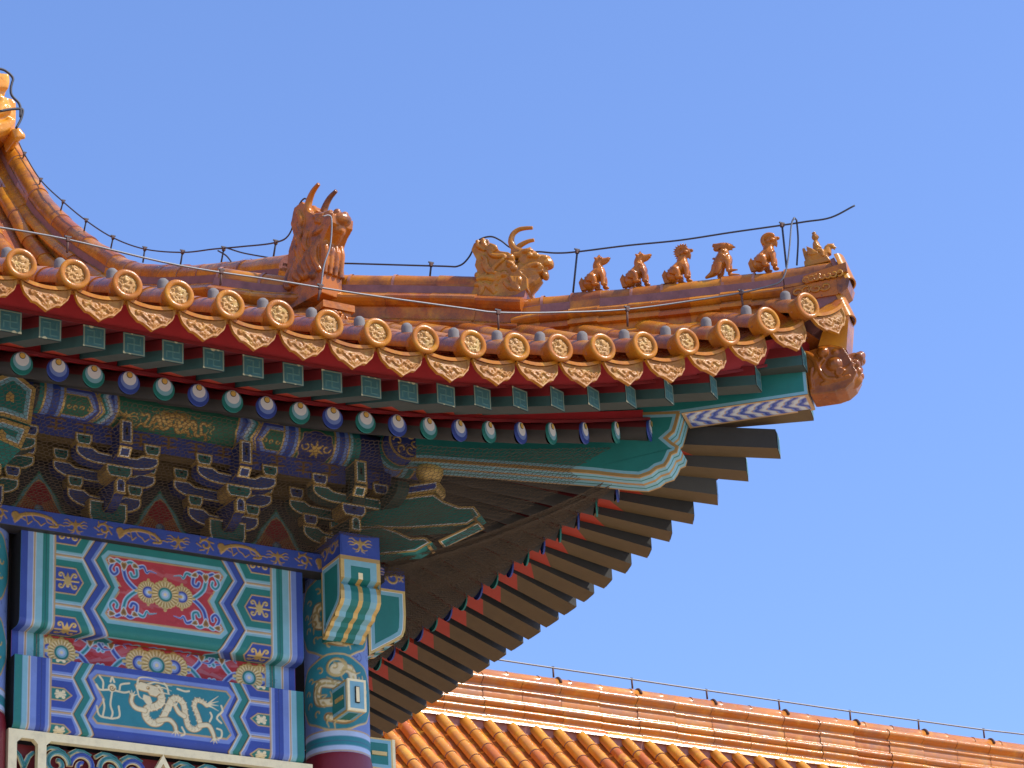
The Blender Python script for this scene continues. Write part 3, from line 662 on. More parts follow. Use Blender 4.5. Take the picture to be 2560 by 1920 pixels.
mb = MB(); mb.box(((X0+X1)/2, -.02, (zt+zb)/2-.03), (X1-X0, .02, zt-zb-.06), M['dred']); mb.build("backing_board", PAN)
mb = MB()
def carved(path, r, mats):
    for k, (m_, dy) in enumerate(zip(mats, (0, -.012, -.022))):
        q = np.array([(a, -.075+dy, b) for a, b in path]); rr = r*(1-.30*k)*np.linspace(1, .75, len(q)); mb.tube(q, rr, m_, 7)
for x0_, x1_ in ((X0+.25, -1.37), (-1.19, X1-.25)):
    n = 4; w_ = (x1_-x0_)/n
    for k in range(n):
        cx = x0_+w_*(k+.5)
        s_ = 1 if k % 2 else -1
        carved(curl((cx, zt-.175), .085, 180 if s_ > 0 else 0, 1.25, 26, .25, -s_), .022, [M['cream'], M['lblue'] if k % 2 else M['lgreen'], M['blue'] if k % 2 else M['teal']])
        carved([(cx+s_*.085, zt-.175), (cx+s_*.10, zt-.26), (cx+s_*.05, zt-.40), (cx+s_*.12, zt-.60)], .02, [M['cream'], M['lblue'], M['blue']])
        carved(curl((cx-s_*.02, zt-.37), .06, 90, 1.1, 20, .25, s_), .016, [M['cream'], M['lgreen'], M['teal']])
        carved([(cx-.09, zt-.105), (cx-.045, zt-.075), (cx, zt-.078), (cx+.05, zt-.10)], .016, [M['cream'], M['lgreen'], M['teal']])
for xc in (X0+.1225, X1-.1225):
    carved([(xc, zt-.65), (xc-.01, zt-.30), (xc+.0, zt-.20)], .02, [M['cream'], M['lgreen'], M['teal']])
    for sx in (-1, 1):
        for dz in (0, .12, .26): carved([(xc, zt-.22-dz), (xc+sx*.03, zt-.15-dz), (xc+sx*.06, zt-.12-dz)], .02, [M['cream'], M['lgreen'], M['teal']])
mb.build("carved_scroll", PAN)
mirror_copy(PAN, HALL)
mb = MB()                                                             # wall behind the painted work and below the panel
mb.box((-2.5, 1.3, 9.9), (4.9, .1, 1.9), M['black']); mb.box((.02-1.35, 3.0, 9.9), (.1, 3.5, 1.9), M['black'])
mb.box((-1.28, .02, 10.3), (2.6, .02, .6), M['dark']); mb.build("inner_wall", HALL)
mb = MB(); mb.box((-3.9, 1.25, 4.8), (7.2, .3, 6.6), M['plaster']); mb.box((-1.15, 5.0, 4.8), (.3, 7.2, 6.6), M['plaster']); mb.build("outer_wall", HALL)
mb = MB(); mb.box((-6, 6, .65), (17, 17, 1.3), M['stone']); mb.box((-6, 6, 1.34), (17.3, 17.3, .08), M['stone']); mb.build("stone_platform", HALL)
# ------------------------------------------------------------------ bracket sets, purlins, rafters, corner beams
Z0 = 10.17
XA, ZA, YA = np.array([1., 0, 0]), np.array([0, 0, 1.]), np.array([0, 1., 0])
def rimmed(col, w=.010): return [(w, M['gold']), (w*.5, M['white']), (0, M[col])]
def arm_poly(L, h, Lr=None):
    Lr = Lr or L
    half = lambda s, q: [(s*.05, h*.74), (s*(q-.155), h*.78), (s*(q-.115), h), (s*q, h), (s*q, h*.60), (s*(q-.010), h*.44), (s*(q-.032), h*.28), (s*(q-.065), h*.14), (s*(q-.11), h*.04), (s*(q-.16), 0)]
    return half(1, Lr) + half(-1, L)[::-1]
def block(mb, x, y, z, w, h, d, col):
    mb.plate([(x-w*.36, z), (x+w*.36, z), (x+w/2, z+h*.42), (x+w/2, z+h), (x-w/2, z+h), (x-w/2, z+h*.42)], (0, y-d/2, 0), XA, ZA, -YA, d, rimmed(col, .009), M['dgold'])
    mb.box((x, y-d/2-.002, z+h*.62), (.02, .004, .012), M['black'])
def bracket_set(x, ca, cb, Lr=None, front=True):
    """ca: colour of the arms, cb: colour of the blocks; pieces are parts of one set"""
    root = empty("bracket_set", (x, 0, Z0)); root.parent = HALL
    mb = MB()
    mb.plate([(-.105, 0), (.105, 0), (.132, .085), (.132, .19), (-.132, .19), (-.132, .085)], (0, -.14, 0), XA, ZA, -YA, .28, rimmed(cb, .010), M['dgold'])
    mb.box((0, -.143, .145), (.085, .006, .05), M['black']); mb.build("base_block", root)
    for nm, L, h, y, z in (("lower_arm", .255, .125, -.075, .150), ("upper_arm", .355, .115, -.075, .335)):
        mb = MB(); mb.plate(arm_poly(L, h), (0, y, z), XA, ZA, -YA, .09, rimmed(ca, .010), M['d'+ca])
        for s in (-1, 1): block(mb, s*(L-.05), y+.05, z+h, .11, .080, .13, cb)
        mb.build(nm, root)
    mb = MB()                                                         # projecting arm with an upturned painted end
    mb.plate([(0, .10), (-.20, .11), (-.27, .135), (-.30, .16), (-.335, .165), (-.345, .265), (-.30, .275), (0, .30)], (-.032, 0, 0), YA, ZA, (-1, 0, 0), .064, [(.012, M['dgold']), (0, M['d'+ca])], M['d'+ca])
    mb.plate([(-.036, .165), (.036, .165), (.036, .245), (.018, .27), (-.018, .27), (-.036, .245)], (0, -.350, 0), XA, ZA, -YA, .03, rimmed(ca, .010), M['gold']); mb.box((0, -.352, .215), (.014, .006, .02), M['black'])
    mb.build("projecting_arm", root)
    mb = MB(); block(mb, 0, -.25, .280, .180, .088, .15, cb); mb.build("step_block", root)
    mb = MB(); Lq = .285
    mb.plate(arm_poly(Lq, .112, Lr), (0, -.295, .365), XA, ZA, -YA, .085, rimmed(ca, .010), M['d'+ca])
    for q in ([(-Lq+.05)] + [Lq-.05 if Lr is None else .215]): block(mb, q, -.255, .477, .115, .080, .10, cb)
    mb.build("outer_arm", root)
    mb = MB()                                                         # head of the topmost member
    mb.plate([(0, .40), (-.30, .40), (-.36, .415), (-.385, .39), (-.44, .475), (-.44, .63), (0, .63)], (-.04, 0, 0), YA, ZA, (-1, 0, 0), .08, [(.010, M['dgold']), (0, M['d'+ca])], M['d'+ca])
    mb.plate([(-.042, .47), (.042, .47), (.042, .635), (-.042, .635)], (0, -.445, 0), XA, ZA, -YA, .02, rimmed(ca, .011), M['gold']); mb.box((0, -.447, .555), (.013, .006, .05), M['black'])
    mb.plate([(-.042, 0), (.042, 0), (.042, .075), (-.042, .075)], (0, -.392, .392), XA, (0, -.62, .78), (0, -.78, -.62), .02, rimmed(ca, .010), M['gold']); mb.build("beam_head", root)
    return root
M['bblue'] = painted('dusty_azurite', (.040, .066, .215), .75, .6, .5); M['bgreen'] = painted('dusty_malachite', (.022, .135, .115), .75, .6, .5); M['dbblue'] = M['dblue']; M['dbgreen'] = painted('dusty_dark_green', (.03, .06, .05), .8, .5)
for x_, ca, cb in ((-BAY/3, 'bblue', 'bgreen'), (-2*BAY/3, 'bblue', 'bgreen')): mirror_set = bracket_set(x_, ca, cb)
bracket_set(-BAY, 'bgreen', 'bblue')
# corner set: both directions and the diagonal
cs = bracket_set(0, 'bgreen', 'bblue', Lr=.56)
mb = MB(); D1 = np.array([1, -1, 0])/math.sqrt(2); DN = np.array([-1, -1, 0])/math.sqrt(2); q2 = math.sqrt(2)
def diag_plate(mb, poly, w, bands, side, off=0):
    for s in (1, -1):
        mb.plate([(a*q2, b) for a, b in poly], tuple(DN*s*w/2), D1, ZA, DN*s, .002 if s < 0 else w, bands, side, back=False)
    return
CR = empty("corner_bracket_set"); CR.parent = HALL
mb = MB(); diag_plate(mb, [(0, 10.46), (0, 10.60), (.44, 10.60), (.52, 10.595), (.57, 10.53), (.64, 10.475), (.715, 10.458), (.745, 10.385), (.675, 10.335), (.40, 10.37)], .13, rimmed('green', .012), M['green'])
a = D1*.745*q2; e0 = np.array([0.715, -.715, 10.458]); e1 = np.array([.675, -.675, 10.335]); em = np.array([.745, -.745, 10.385])
mb.plate([(-.065, 0), (.065, 0), (.065, .10), (-.065, .10)], em-(e0-em)*0+np.array([.004, -.004, -.004])-np.array([0.02, -.02, .035]), (-DN), (e0-em+np.array([.0, 0, .04]))/np.linalg.norm(e0-em+np.array([0, 0, .04])), np.array([.62, -.62, -.1])/np.linalg.norm([.62, -.62, .1]), .02, [(.012, M['dgold']), (.006, M['white']), (0, M['green'])], M['dgold'])
mb.plate([(-.065, 0), (.065, 0), (.065, .30), (-.065, .30)], em-np.array([.01, -.01, .045]), -DN, np.array([-.67, .67, -.31]), np.array([.2, -.2, -.95]), .01, [(.012, M['dgold']), (.005, M['white']), (.02, M['green']), (0, M['teal'])], M['dgold']); mb.build("slanting_arm", CR)
mb = MB(); diag_plate(mb, [(0, 10.27), (0, 10.44), (.25, 10.43), (.33, 10.37), (.40, 10.305), (.47, 10.292), (.502, 10.25), (.42, 10.20), (.2, 10.22)], .13, rimmed('green', .012), M['green'])
mb.plate([(-.055, 0), (.055, 0), (.055, .075), (-.055, .075)], (.492, -.492, 10.225), -DN, (-.25, .25, .93), np.array([.66, -.66, .35])/1., .02, [(.010, M['dgold']), (.005, M['white']), (0, M['green'])], M['dgold']); mb.build("slanting_arm", CR)
mb = MB(); mb.plate([(-.11, 0), (.11, 0), (.13, .02), (.13, .07), (-.13, .07), (-.13, .02)], DN*.085+np.array([.455, -.455, 10.605]), D1, ZA, DN, .17, rimmed('blue', .011), M['gold']); mb.build("step_block", CR)
mb = MB(); mb.lathe((.49, -.49, 10.67), (0, 0, 1), [(.05, 0), (.062, .012), (.05, .03), (.072, .05), (.092, .09), (.094, .125), (.075, .155), (.05, .165), (.07, .175), (.10, .20), (.075, .215)], M['gold'], 28)
mb.build("gilt_vase", CR)
for nm in [c for c in list(cs.children)]:
    if nm.name.split('.')[0] in ("outer_arm", "upper_arm", "projecting_arm", "beam_head", "step_block"):
        c = nm.copy(); COL.objects.link(c); c.parent = CR; c.matrix_local = MIRROR @ (Matrix.Translation((0, 0, Z0)) @ nm.matrix_local)
# big head of the beam over the left column, two stacked plaques
hd = MB(); yh = -.62
for pts, zz in ((((33, 925), (90, 973), (76, 1062), (8, 1043), (-46, 1028), (-40, 925)), 0), (((60, 1062), (76, 1064), (50, 1124), (8, 1090), (-40, 1060), (-40, 1030)), 1)):
    pass
def pz(px, py): p = at_y(px, py, yh); return (p[0], p[2])
P1 = [pz(*q) for q in ((33, 926), (90, 972), (77, 1063), (8, 1040), (-58, 1040), (-50, 962))]
P2 = [pz(*q) for q in ((8, 1046), (76, 1068), (52, 1124), (0, 1100), (-50, 1090), (-58, 1046))]
for P_ in (P1, P2): hd.plate(P_, (0, yh, 0), XA, ZA, -YA, .6, [(.026, M['gold']), (.006, M['white']), (.026, M['lgreen']), (0, M['green'])], M['green'])
for cx_, cy_ in ((24, 995), (4, 1090)):
    hd.plate([pz(cx_-9, cy_+8), pz(cx_-9, cy_-8), pz(cx_, cy_-17), pz(cx_+11, cy_-6), pz(cx_+10, cy_+12), pz(cx_, cy_+6)], (0, yh-.004, 0), XA, ZA, -YA, .004, [(0, M['gold'])], M['gold'])
hd.build("beam_head", HALL)
# cushion panels between the sets: red flame with gilt edge and jewels
for xm, w_ in ((-BAY/6, .58), (-BAY/2, .58), (-5*BAY/6, .58)):
    P = Paint(w_, .42, RES, 'dark'); c = w_/2
    def flame(g): return [(c-.27+g, .415), (c-.25+g, .36), (c-.16+g*.8, .28), (c-.12+g*.8, .19), (c-.06+g*.5, .12), (c, .03+g*1.4), (c+.06-g*.5, .12), (c+.12-g*.8, .19), (c+.16-g*.8, .28), (c+.25-g, .36), (c+.27-g, .415)]
    P.poly(flame(0), 'pgreen'); P.poly(flame(.014), (.10, .26, .27, 0)); P.poly(flame(.042), 'line', .003); P.poly(flame(.052), (.24, .012, .016, 0))
    for k in range(14):
        s = -1 if k % 2 else 1; q0 = .02+.012*k
        P.line(smooth_path([(c+s*(.02+.009*k), .40), (c+s*(.03+.010*k), .33), (c+s*(.015+.006*k), .27-.004*k)], 8), .008, (.36, .17, .05, .4), .002)
    for dx, dy in ((0, .30), (-.04, .35), (.04, .35)): P.disc((c+dx, dy), .032, (.05, .10, .20, 0)); P.disc((c+dx-.006, dy-.008), .018, (.16, .28, .36, 0))
    mb = MB(); P.mesh(mb, lambda X, Y: (np.stack([xm-c+X, -.002+0*X, Z0+.42-Y], -1), np.stack([0*X, -1+0*X, 0*X], -1)), flip=True)
    mb.build("cushion_panel", HALL)
for c in [c for c in HALL.children if c.name.split('.')[0] in ("bracket_set", "cushion_panel", "beam_head") and c is not cs]: mirror_copy(c, HALL)

# purlin with painted panel, and the cloud-painted board below it
PY, PZ, PR = -.29, 10.945, .128
PX0 = -2.29; PL = 2.31
aa = math.radians(38); HL = math.radians(145)*PR
P = Paint(PL, HL, RES, 'pgreen')
def X_(px): return (px-84)*.00279+(-2.29+.0)-PX0
gd = (.48, .30, .08, .8)
def stripes(seq):
    for a, b, c in seq: P.rect(X_(a), X_(b), 0, HL, c)
stripes([(84, 100, 'dark'), (100, 111, 'green'), (111, 116, 'gold'), (116, 131, 'lblue'), (131, 150, 'blue'), (150, 158, 'lblue'), (158, 164, 'gold'), (164, 281, (.10, .14, .40, 0))])
stripes([(600, 708, (.10, .14, .40, 0)), (708, 713, 'gold'), (713, 722, 'lblue'), (722, 739, 'blue'), (739, 747, 'lblue'), (747, 752, 'gold'), (752, 842, 'pgreen'), (842, 847, 'gold'), (847, 856, 'lblue'), (856, 870, 'blue'), (870, 880, 'lblue'), (880, 884, 'gold'), (884, 892, 'lgreen'), (892, 925, 'green')])
h1, h2, hc = HL*.30, HL*.80, HL*.55
for a, b, s in ((164, 253, 1), (708, 636, -1)):
    x0_, x1_ = X_(a), X_(b)
    for g, cc in ((0, 'gold'), (.010, (.05, .07, .30, 0)), (.03, 'lblue'), (.05, 'gold'), (.058, 'pgreen')):
        P.poly([(x0_, h1-.05+g), (x1_-s*(.05+g), h1-.05+g), (x1_-s*g, hc), (x1_-s*(.05+g), h2+.04-g), (x0_, h2+.04-g)], cc)
    for k in range(4): P.line(curl((x0_+s*(.03+.045*k), hc), .017, 90*k, .8, 10, .4), .008, gd, .003)
    P.line([(x0_, h1-.09), (x1_-s*.1, h1-.09)], .010, gd); P.line([(x0_, h2+.07), (x1_-s*.05, h2+.07)], .012, gd)
for base, s in ((253, 1), (636, -1)):
    for k, cc in enumerate(('gold', 'green', 'lgreen', 'white', 'lblue', 'blue')):
        z_ = zig(0, HL, X_(base)-s*.03+s*.018*k, X_(base)+s*.02+s*.018*k, hc, HL*.62)
        P.line(z_, .017, cc)
def fld(g): 
    l = [(X_(281)+.02+g, h1-.07+g*.6), (X_(281)+.035+g, hc-.02), (X_(281)+.01+g, h2+.035-g*.6)]
    r = [(X_(600)-.0-g, h2+.035-g*.6), (X_(600)-.035-g, hc-.02), (X_(600)-.01-g, h1-.07+g*.6)]
    return l+r
P.poly(fld(-.028), 'lblue'); P.poly(fld(-.008), 'gold', .003); P.poly(fld(.006), 'pgreen')
dragon(P, X_(470), hc, .24, col=gd, shade=(.2, .1, .02, .3), sx=1); dragon(P, X_(395), hc+.0, .22, col=gd, shade=(.2, .1, .02, .3), sx=-1); bat(P, X_(312), hc, .06, gd)
cc = (X_(797), hc)
o_ = [(cc[0]+.118*(1+.06*math.cos(8*t))*abs(math.cos(t))**.7*np.sign(math.cos(t)), cc[1]+.115*(1+.06*math.cos(8*t))*abs(math.sin(t))**.7*np.sign(math.sin(t))) for t in np.linspace(0, 2*np.pi, 60, endpoint=False)]
P.poly(o_, 'line', .003, .006); P.poly(o_, (.025, .03, .14, 0))
for k in range(7):
    t = k*2*np.pi/7-np.pi/2; P.line([(cc[0], cc[1]+.01), (cc[0]+.055*math.cos(t), cc[1]+.01+.06*math.sin(t))], .024, gd, .004, taper=(1.3, .4))
for s in (-1, 1): P.line(curl((cc[0]+s*.075, cc[1]-.01), .03, 0 if s > 0 else 180, .8, 12, .4, s), .010, gd, .003)
mb = MB()
def fn(X, Y):
    t = aa - Y/PR; return np.stack([PX0+X, PY-PR*np.cos(t), PZ+PR*np.sin(t)], -1), np.stack([0*X, -np.cos(t), np.sin(t)], -1)
P.mesh(mb, fn, flip=True)
mb.tube([(-4.7, PY, PZ), (.545, PY, PZ)], PR-.004, M['dblue'], 28)
E_ = Paint(.27, .27, RES, 'blue'); E_.disc((.135, .135), .13, 'line'); E_.disc((.135, .135), .115, (.03, .04, .2, 0))
for k in range(6): E_.line(curl((.135+.06*math.cos(k*1.05), .135+.06*math.sin(k*1.05)), .04, k*60, .8, 12, .3), .014, gd, .003)
t = np.linspace(0, 2*np.pi, 40, endpoint=False)
for k, (r0, r1, m_) in enumerate(((PR+.002, .112, 'dgold'), (.112, .0, 'dblue'))):
    mb.add([(.549, PY+r0*math.cos(q), PZ+r0*math.sin(q)) for q in t]+[(.549, PY+r1*math.cos(q), PZ+r1*math.sin(q)) for q in t], [[i, (i+1) % 40, 40+(i+1) % 40, 40+i] for i in range(40)], M[m_])
for k in range(6): mb.tube([(.55, PY+p[0], PZ+p[1]) for p in curl((.062*math.cos(k*1.05), .062*math.sin(k*1.05)), .036, k*60, .8, 12, .3)], .007, M['dgold'], 5)
for k, (a_, b_, m_) in enumerate(((.30, .35, 'lblue'), (.35, .365, 'dgold'), (.365, .40, 'lgreen'), (.40, .44, 'green'), (.44, .455, 'dgold'))):
    mb.lathe((0, PY, PZ), (1, 0, 0), [(PR+.002, a_), (PR+.002, b_)], M[m_], 32)
o = mb.build("eave_purlin", HALL); mirror_copy(o, HALL)
P = Paint(3.3, .14, RES, (.045, .065, .27, 0)); k = 0; x_ = .14
while x_ < 3.3: cloud_t(P, x_, .018 if k % 2 == 0 else .03, .062, (.22, .115, .035, .2)); x_ += .193; k += 1
mb = MB(); P.mesh(mb, lambda X, Y: (np.stack([-3.0+X, -.292+0*X, 10.82-Y], -1), np.stack([0*X, -1+0*X, 0*X], -1)), flip=True)
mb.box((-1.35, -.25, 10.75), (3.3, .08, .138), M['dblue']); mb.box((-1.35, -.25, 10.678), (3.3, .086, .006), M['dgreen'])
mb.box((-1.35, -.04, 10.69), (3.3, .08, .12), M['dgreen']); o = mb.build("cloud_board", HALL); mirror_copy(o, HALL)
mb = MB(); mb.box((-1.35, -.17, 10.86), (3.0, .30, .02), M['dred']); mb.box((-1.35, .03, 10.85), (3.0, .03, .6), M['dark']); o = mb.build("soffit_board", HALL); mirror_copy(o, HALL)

# ---- eave curve: x along the front, rising and swinging out towards the corner
def S2(x): return np.clip((np.asarray(x, float)+1.2)/3.7, 0, None)**2
def eo(o, x): return o+.25*S2(x)
UP = [1.0]                                                             # the side eave rises less steeply than the front one
def fly_end(x): return np.stack([x, -eo(2.15, x), 10.38+.69*UP[0]*S2(x)], -1)      # bottom edge of a flying rafter's end
def rnd_end(x): return np.stack([x, -(1.50+.35*S2(x)), 10.527+.45*UP[0]*S2(x)], -1)     # centre of a round rafter's end
def inner(x, k): x0 = np.where(x > -.6, -.6+(x+.6)*k, x); return np.stack([x0, -.29+0*x, 11.10+.1*UP[0]*S2(x)], -1)
XR = [-.507-.2265*k for k in range(18, 0, -1)] + [-.507, -.284, -.064, .155, .369, .598, .823, 1.067, 1.305, 1.563]
XR = [float(x-.14*S2(x)) for x in XR]
XF = [-3.082-.253*k for k in range(6, 0, -1)] + [-3.082, -2.843, -2.574, -2.328, -2.085, -1.827, -1.572, -1.312, -1.056, -.795, -.545, -.29, -.04, .22, .48, .735, 1.0, 1.275, 1.60, 1.93, 2.26]
EYE = {'b': [M['blue'], M['lblue']], 'g': [M['green'], M['lgreen']]}
wht = M['white']
def round_rafter(x, ci):
    x = np.array(x); e = rnd_end(x); i = inner(x, .397); d = e-i; d /= np.linalg.norm(d); mb = MB(); r = .067
    u = np.cross(d, ZA); u /= np.linalg.norm(u); w = np.cross(u, d); n = 18
    st_ = i-d*.25; ang = np.linspace(0, 2*np.pi, n, endpoint=False)
    ring = np.cos(ang)[:, None]*u*r+np.sin(ang)[:, None]*w*r
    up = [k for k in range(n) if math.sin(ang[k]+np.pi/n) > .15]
    v = np.concatenate([st_+ring, e+ring])
    f = [[k, (k+1) % n, n+(k+1) % n, n+k] for k in range(n)]
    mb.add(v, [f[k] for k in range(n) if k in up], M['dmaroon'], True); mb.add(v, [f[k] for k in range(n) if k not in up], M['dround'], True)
    face = np.array([d[0], d[1], 0]); face /= np.linalg.norm(face); fu_ = np.cross(ZA, face)
    for k, (rr, dz, m_) in enumerate(((.069, 0, EYE[ci][0]), (.056, .012, EYE[ci][1]), (.043, .025, wht), (.0195, .046, M['black']), (.0168, .046, M['yolk']))):
        P_ = [e+face*(.012+.0025*k)+fu_*rr*math.cos(t_)+ZA*(dz+rr*1.06*math.sin(t_)) for t_ in np.linspace(0, 2*np.pi, 26, endpoint=False)]
        mb.add(P_, [list(range(26))], m_)
        if k == 0: mb.add(P_+[p-face*.012 for p in P_], [[j, 26+j, 26+(j+1) % 26, (j+1) % 26] for j in range(26)], m_)
    return mb.build("round_rafter", HALL)
def fret():
    P = Paint(.136, .136, .0034, (.030, .125, .132, 0)); g = (.07, .185, .165, 0); c = .068; a = .040
    P.line([(.006, .006), (.130, .006), (.130, .130), (.006, .130)], .005, (.30, .33, .2, .3), None, True)
    for k in range(2):
        ct, s_ = (1, 0) if k == 0 else (0, 1)
        q = [(-a, -a), (0, -a), (0, a), (a, a)] if k == 0 else [(-a, a), (-a, 0), (a, 0), (a, -a)]
        P.line([(c+x, c+y) for x, y in q], .008, g, .002)
    for _ in range(3): P.disc((rnd.choice([rnd.uniform(0, .13), .0]), rnd.choice([.0, .136])), rnd.uniform(.006, .016), (.62, .60, .35, .2))
    return P
def flying_rafter(x, k, side=False):
    x = np.array(x); e = fly_end(x); i = inner(x, .298)
    if not side and x > 2.05: e = np.array([2.213, -2.463, 11.01])
    if side and x > 2: e = np.array([2.17, -2.45, 10.845])
    d = (e-i)[:2]; L = np.linalg.norm(d); d = d/L; hw = .092 if side else .068; H = .137
    t0 = (1.15-.29)/(eo(2.15, x)-.29); s_ = i[:2]+d*L*t0; zb0 = 10.765+.44*UP[0]*S2(x)
    u = np.array([-d[1], d[0]]); mb = MB(); secs = []
    for q, z in ((s_, zb0), (e[:2], e[2])):
        secs.append([(*(q+u*hw), z), (*(q-u*hw), z), (*(q-u*hw), z+H*.5), (*(q-u*hw), z+H), (*(q+u*hw), z+H), (*(q+u*hw), z+H*.5)])
    v = np.array(secs[0]+secs[1]); fc = [[a, 6+a, 6+(a+1) % 6, (a+1) % 6] for a in range(6)]
    
    tm = .53 if side else .42; mid = [tuple(a_+(b_-a_)*(tm+(.10 if j in (1,) else 0)) for a_, b_ in zip(np.array(secs[0][j]), np.array(secs[1][j]))) for j in (0, 1)]
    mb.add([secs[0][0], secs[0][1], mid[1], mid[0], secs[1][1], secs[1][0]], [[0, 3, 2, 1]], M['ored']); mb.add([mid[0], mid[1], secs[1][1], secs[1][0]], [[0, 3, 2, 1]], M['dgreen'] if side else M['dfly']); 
    if side:                                                           # the root of the flying rafter stays red all round
        A, B = np.array(secs[0]), np.array(secs[1]); w_ = np.concatenate([A, A+(B-A)*.50])+np.array([[*(u*.002*(1 if j in (0, 4, 5) else -1)), 0] for j in range(6)]*2)
        mb.add(w_, [fc[1], fc[5]], M['ored'])
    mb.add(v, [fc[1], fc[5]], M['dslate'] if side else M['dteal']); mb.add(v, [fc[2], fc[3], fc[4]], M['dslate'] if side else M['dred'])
    P = fret(); f3 = np.array([*d, 0]); u3 = np.array([*u, 0])
    P.mesh(mb, lambda X, Y: (np.array([*e[:2], 0])+f3*.004-u3*hw*0+(X[..., None]-.068)*u3+ZA*(e[2]+H-Y)[..., None], np.broadcast_to(f3, X.shape+(3,))))
    return mb.build("flying_rafter", HALL)
M['dslate'] = painted('painted_shade_slate', (.040, .040, .038), .8, .4)  # deep shade between the side rafters, painted into their side faces
M['yolk'] = painted('ochre_yellow_dot', (.72, .45, .10), .5)
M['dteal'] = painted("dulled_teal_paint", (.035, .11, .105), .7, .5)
M['dround'] = painted('dark_grey_paint', (.048, .044, .038), .8, .4); M['dmaroon'] = painted('dark_maroon_paint', (.15, .012, .014), .7, .4); M['dfly'] = painted('dark_grey_green_paint', (.055, .068, .055), .8, .5)  # dark tones for the round rafters and the front flying rafters' bellies
rr = [round_rafter(x, 'bg'[(k+ (0 if (len(XR)-1) % 2 == 0 else 1)) % 2]) for k, x in enumerate(XR)]
ff = [flying_rafter(x, k) for k, x in enumerate(XF[:-1])]
ff.append(flying_rafter(2.20, 0))
UP[0] = .58
for k, x in enumerate(XR[8:]): round_rafter(x, 'bg'[(k+1) % 2]).matrix_local = MIRROR
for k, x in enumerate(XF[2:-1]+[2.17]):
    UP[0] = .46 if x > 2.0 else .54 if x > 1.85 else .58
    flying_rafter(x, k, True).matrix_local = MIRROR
UP[0] = .58
UP[0] = 1.0
# sheathing boards over both layers of rafters, fillets at their ends
def strip(fa, fb, xs, mat, name, mir=True, t=.0):
    mb = MB(); A = np.array([fa(np.array(x)) for x in xs]); B = np.array([fb(np.array(x)) for x in xs])
    mb.grid(np.stack([A, B], 1), mat, smooth=False); mb.grid(np.stack([A+ZA*.02, B+ZA*.02], 1), mat, smooth=False)
    for q in (A, B): mb.grid(np.stack([q, q+ZA*.02], 1), mat, smooth=False)
    o = mb.build(name, HALL)
    if UP[0] == 1.0:
        UP[0] = .58; o2 = strip(fa, fb, xs[:-11], mat, name); o2.matrix_local = MIRROR; UP[0] = 1.0
    return o
xr_ = np.linspace(-4.7, 1.66, 80); xf_ = np.linspace(-4.7, 2.36, 80)
def up(f, dz): return lambda x: f(x)+ZA*dz
def fly_mid(x):
    e = fly_end(x); i = inner(x, .298); t0 = (1.15-.29)/(eo(2.15, x)-.29); q = i+(e-i)*t0; return np.array([q[0], q[1], 10.765+.44*UP[0]*S2(x)])
def fly_in(x):
    a, b = fly_mid(x), fly_end(x); return a+(a-b)*.06
strip(up(lambda x: inner(x, .397), .078), up(rnd_end, .078), xr_, M['dred'], "rafter_board")
strip(up(fly_in, .142), up(fly_end, .142), xf_, M['dred'], "flying_rafter_board")
def board(f, z0, z1, th, tilt, xs, mat, name):
    mb = MB(); secs = []
    for x in xs:
        p = f(np.array(x)); e = .02; t = f(np.array(x+e))-p; t /= np.linalg.norm(t); n = np.array([t[1], -t[0], 0]); n /= np.linalg.norm(n); n = -n if n[1] > 0 else n
        secs.append([p+ZA*z0, p+ZA*z0+n*th, p+ZA*z1+n*(th+tilt), p+ZA*z1+n*tilt])
    mb.loft(secs, mat); o = mb.build(name, HALL)
    if UP[0] == 1.0:
        UP[0] = .58; o2 = board(f, z0, z1, th, tilt, xs[:-12], mat, name); o2.matrix_local = MIRROR; UP[0] = 1.0
    return o
board(lambda x: rnd_end(x)-np.array([0, -.06, 0]), .10, .165, .03, 0, xr_, M['red'], "small_eave_fillet")
board(lambda x: fly_end(x)+np.array([0, .05, 0]), .165, .315, .035, .05, np.linspace(-4.7, 2.335, 80), M['red'], "eave_fillet")
# corner beams in the diagonal plane
CB = empty("corner_beam"); CB.parent = HALL
def dpt(d, z, off): return np.array([d, -d, z]) + DN*off
hw = .132
lp = [(-.3, 11.30), (-.3, 11.02), (.49, 10.815), (1.30, 10.535), (1.44, 10.478), (1.52, 10.452), (1.575, 10.468), (1.605, 10.495), (1.645, 10.505), (1.665, 10.54), (1.68, 10.58), (1.705, 10.59), (1.715, 10.63), (1.69, 10.66), (1.665, 10.70), (1.70, 10.735), (1.715, 10.79), (1.735, 10.875), (.5, 11.11)]
mb = MB()
rim = [(.020, M['dgold']), (.020, M['lgreen']), (0, M['green'])]
for s in (1, -1):
    mb.plate([(a*q2, b) for a, b in lp], tuple(DN*s*hw), D1, ZA, DN*s, .001, rim, M['green'], back=False)
xs = [-1, -.86, -.56, -.44, -.12, .0, .12, .44, .56, .86, 1]; mm = ['dgold', 'lgreen', 'green', 'lgreen', 'dgold', 'dgold', 'lgreen', 'green', 'lgreen', 'dgold']
for a, b in zip(lp[1:-2], lp[2:-1]):
    for k in range(10):
        mb.add([dpt(*a, -hw*xs[k]), dpt(*a, -hw*xs[k+1]), dpt(*b, -hw*xs[k+1]), dpt(*b, -hw*xs[k])], [(0, 1, 2, 3)], M[mm[k]])
mb.build("lower_corner_beam", CB)
mb = MB(); zp = [(.6, 11.28), (.6, 11.0), (1.735, 10.862), (2.335, 10.852), (2.335, 11.12), (2.0, 11.13)]
for s in (1, -1):
    mb.plate([(a*q2, b) for a, b in zp], tuple(DN*s*hw*.98), D1, ZA, DN*s, .001, [(.022, M['dgold'] if False else M['lgreen']), (0, M['green'])], M['green'], back=False)
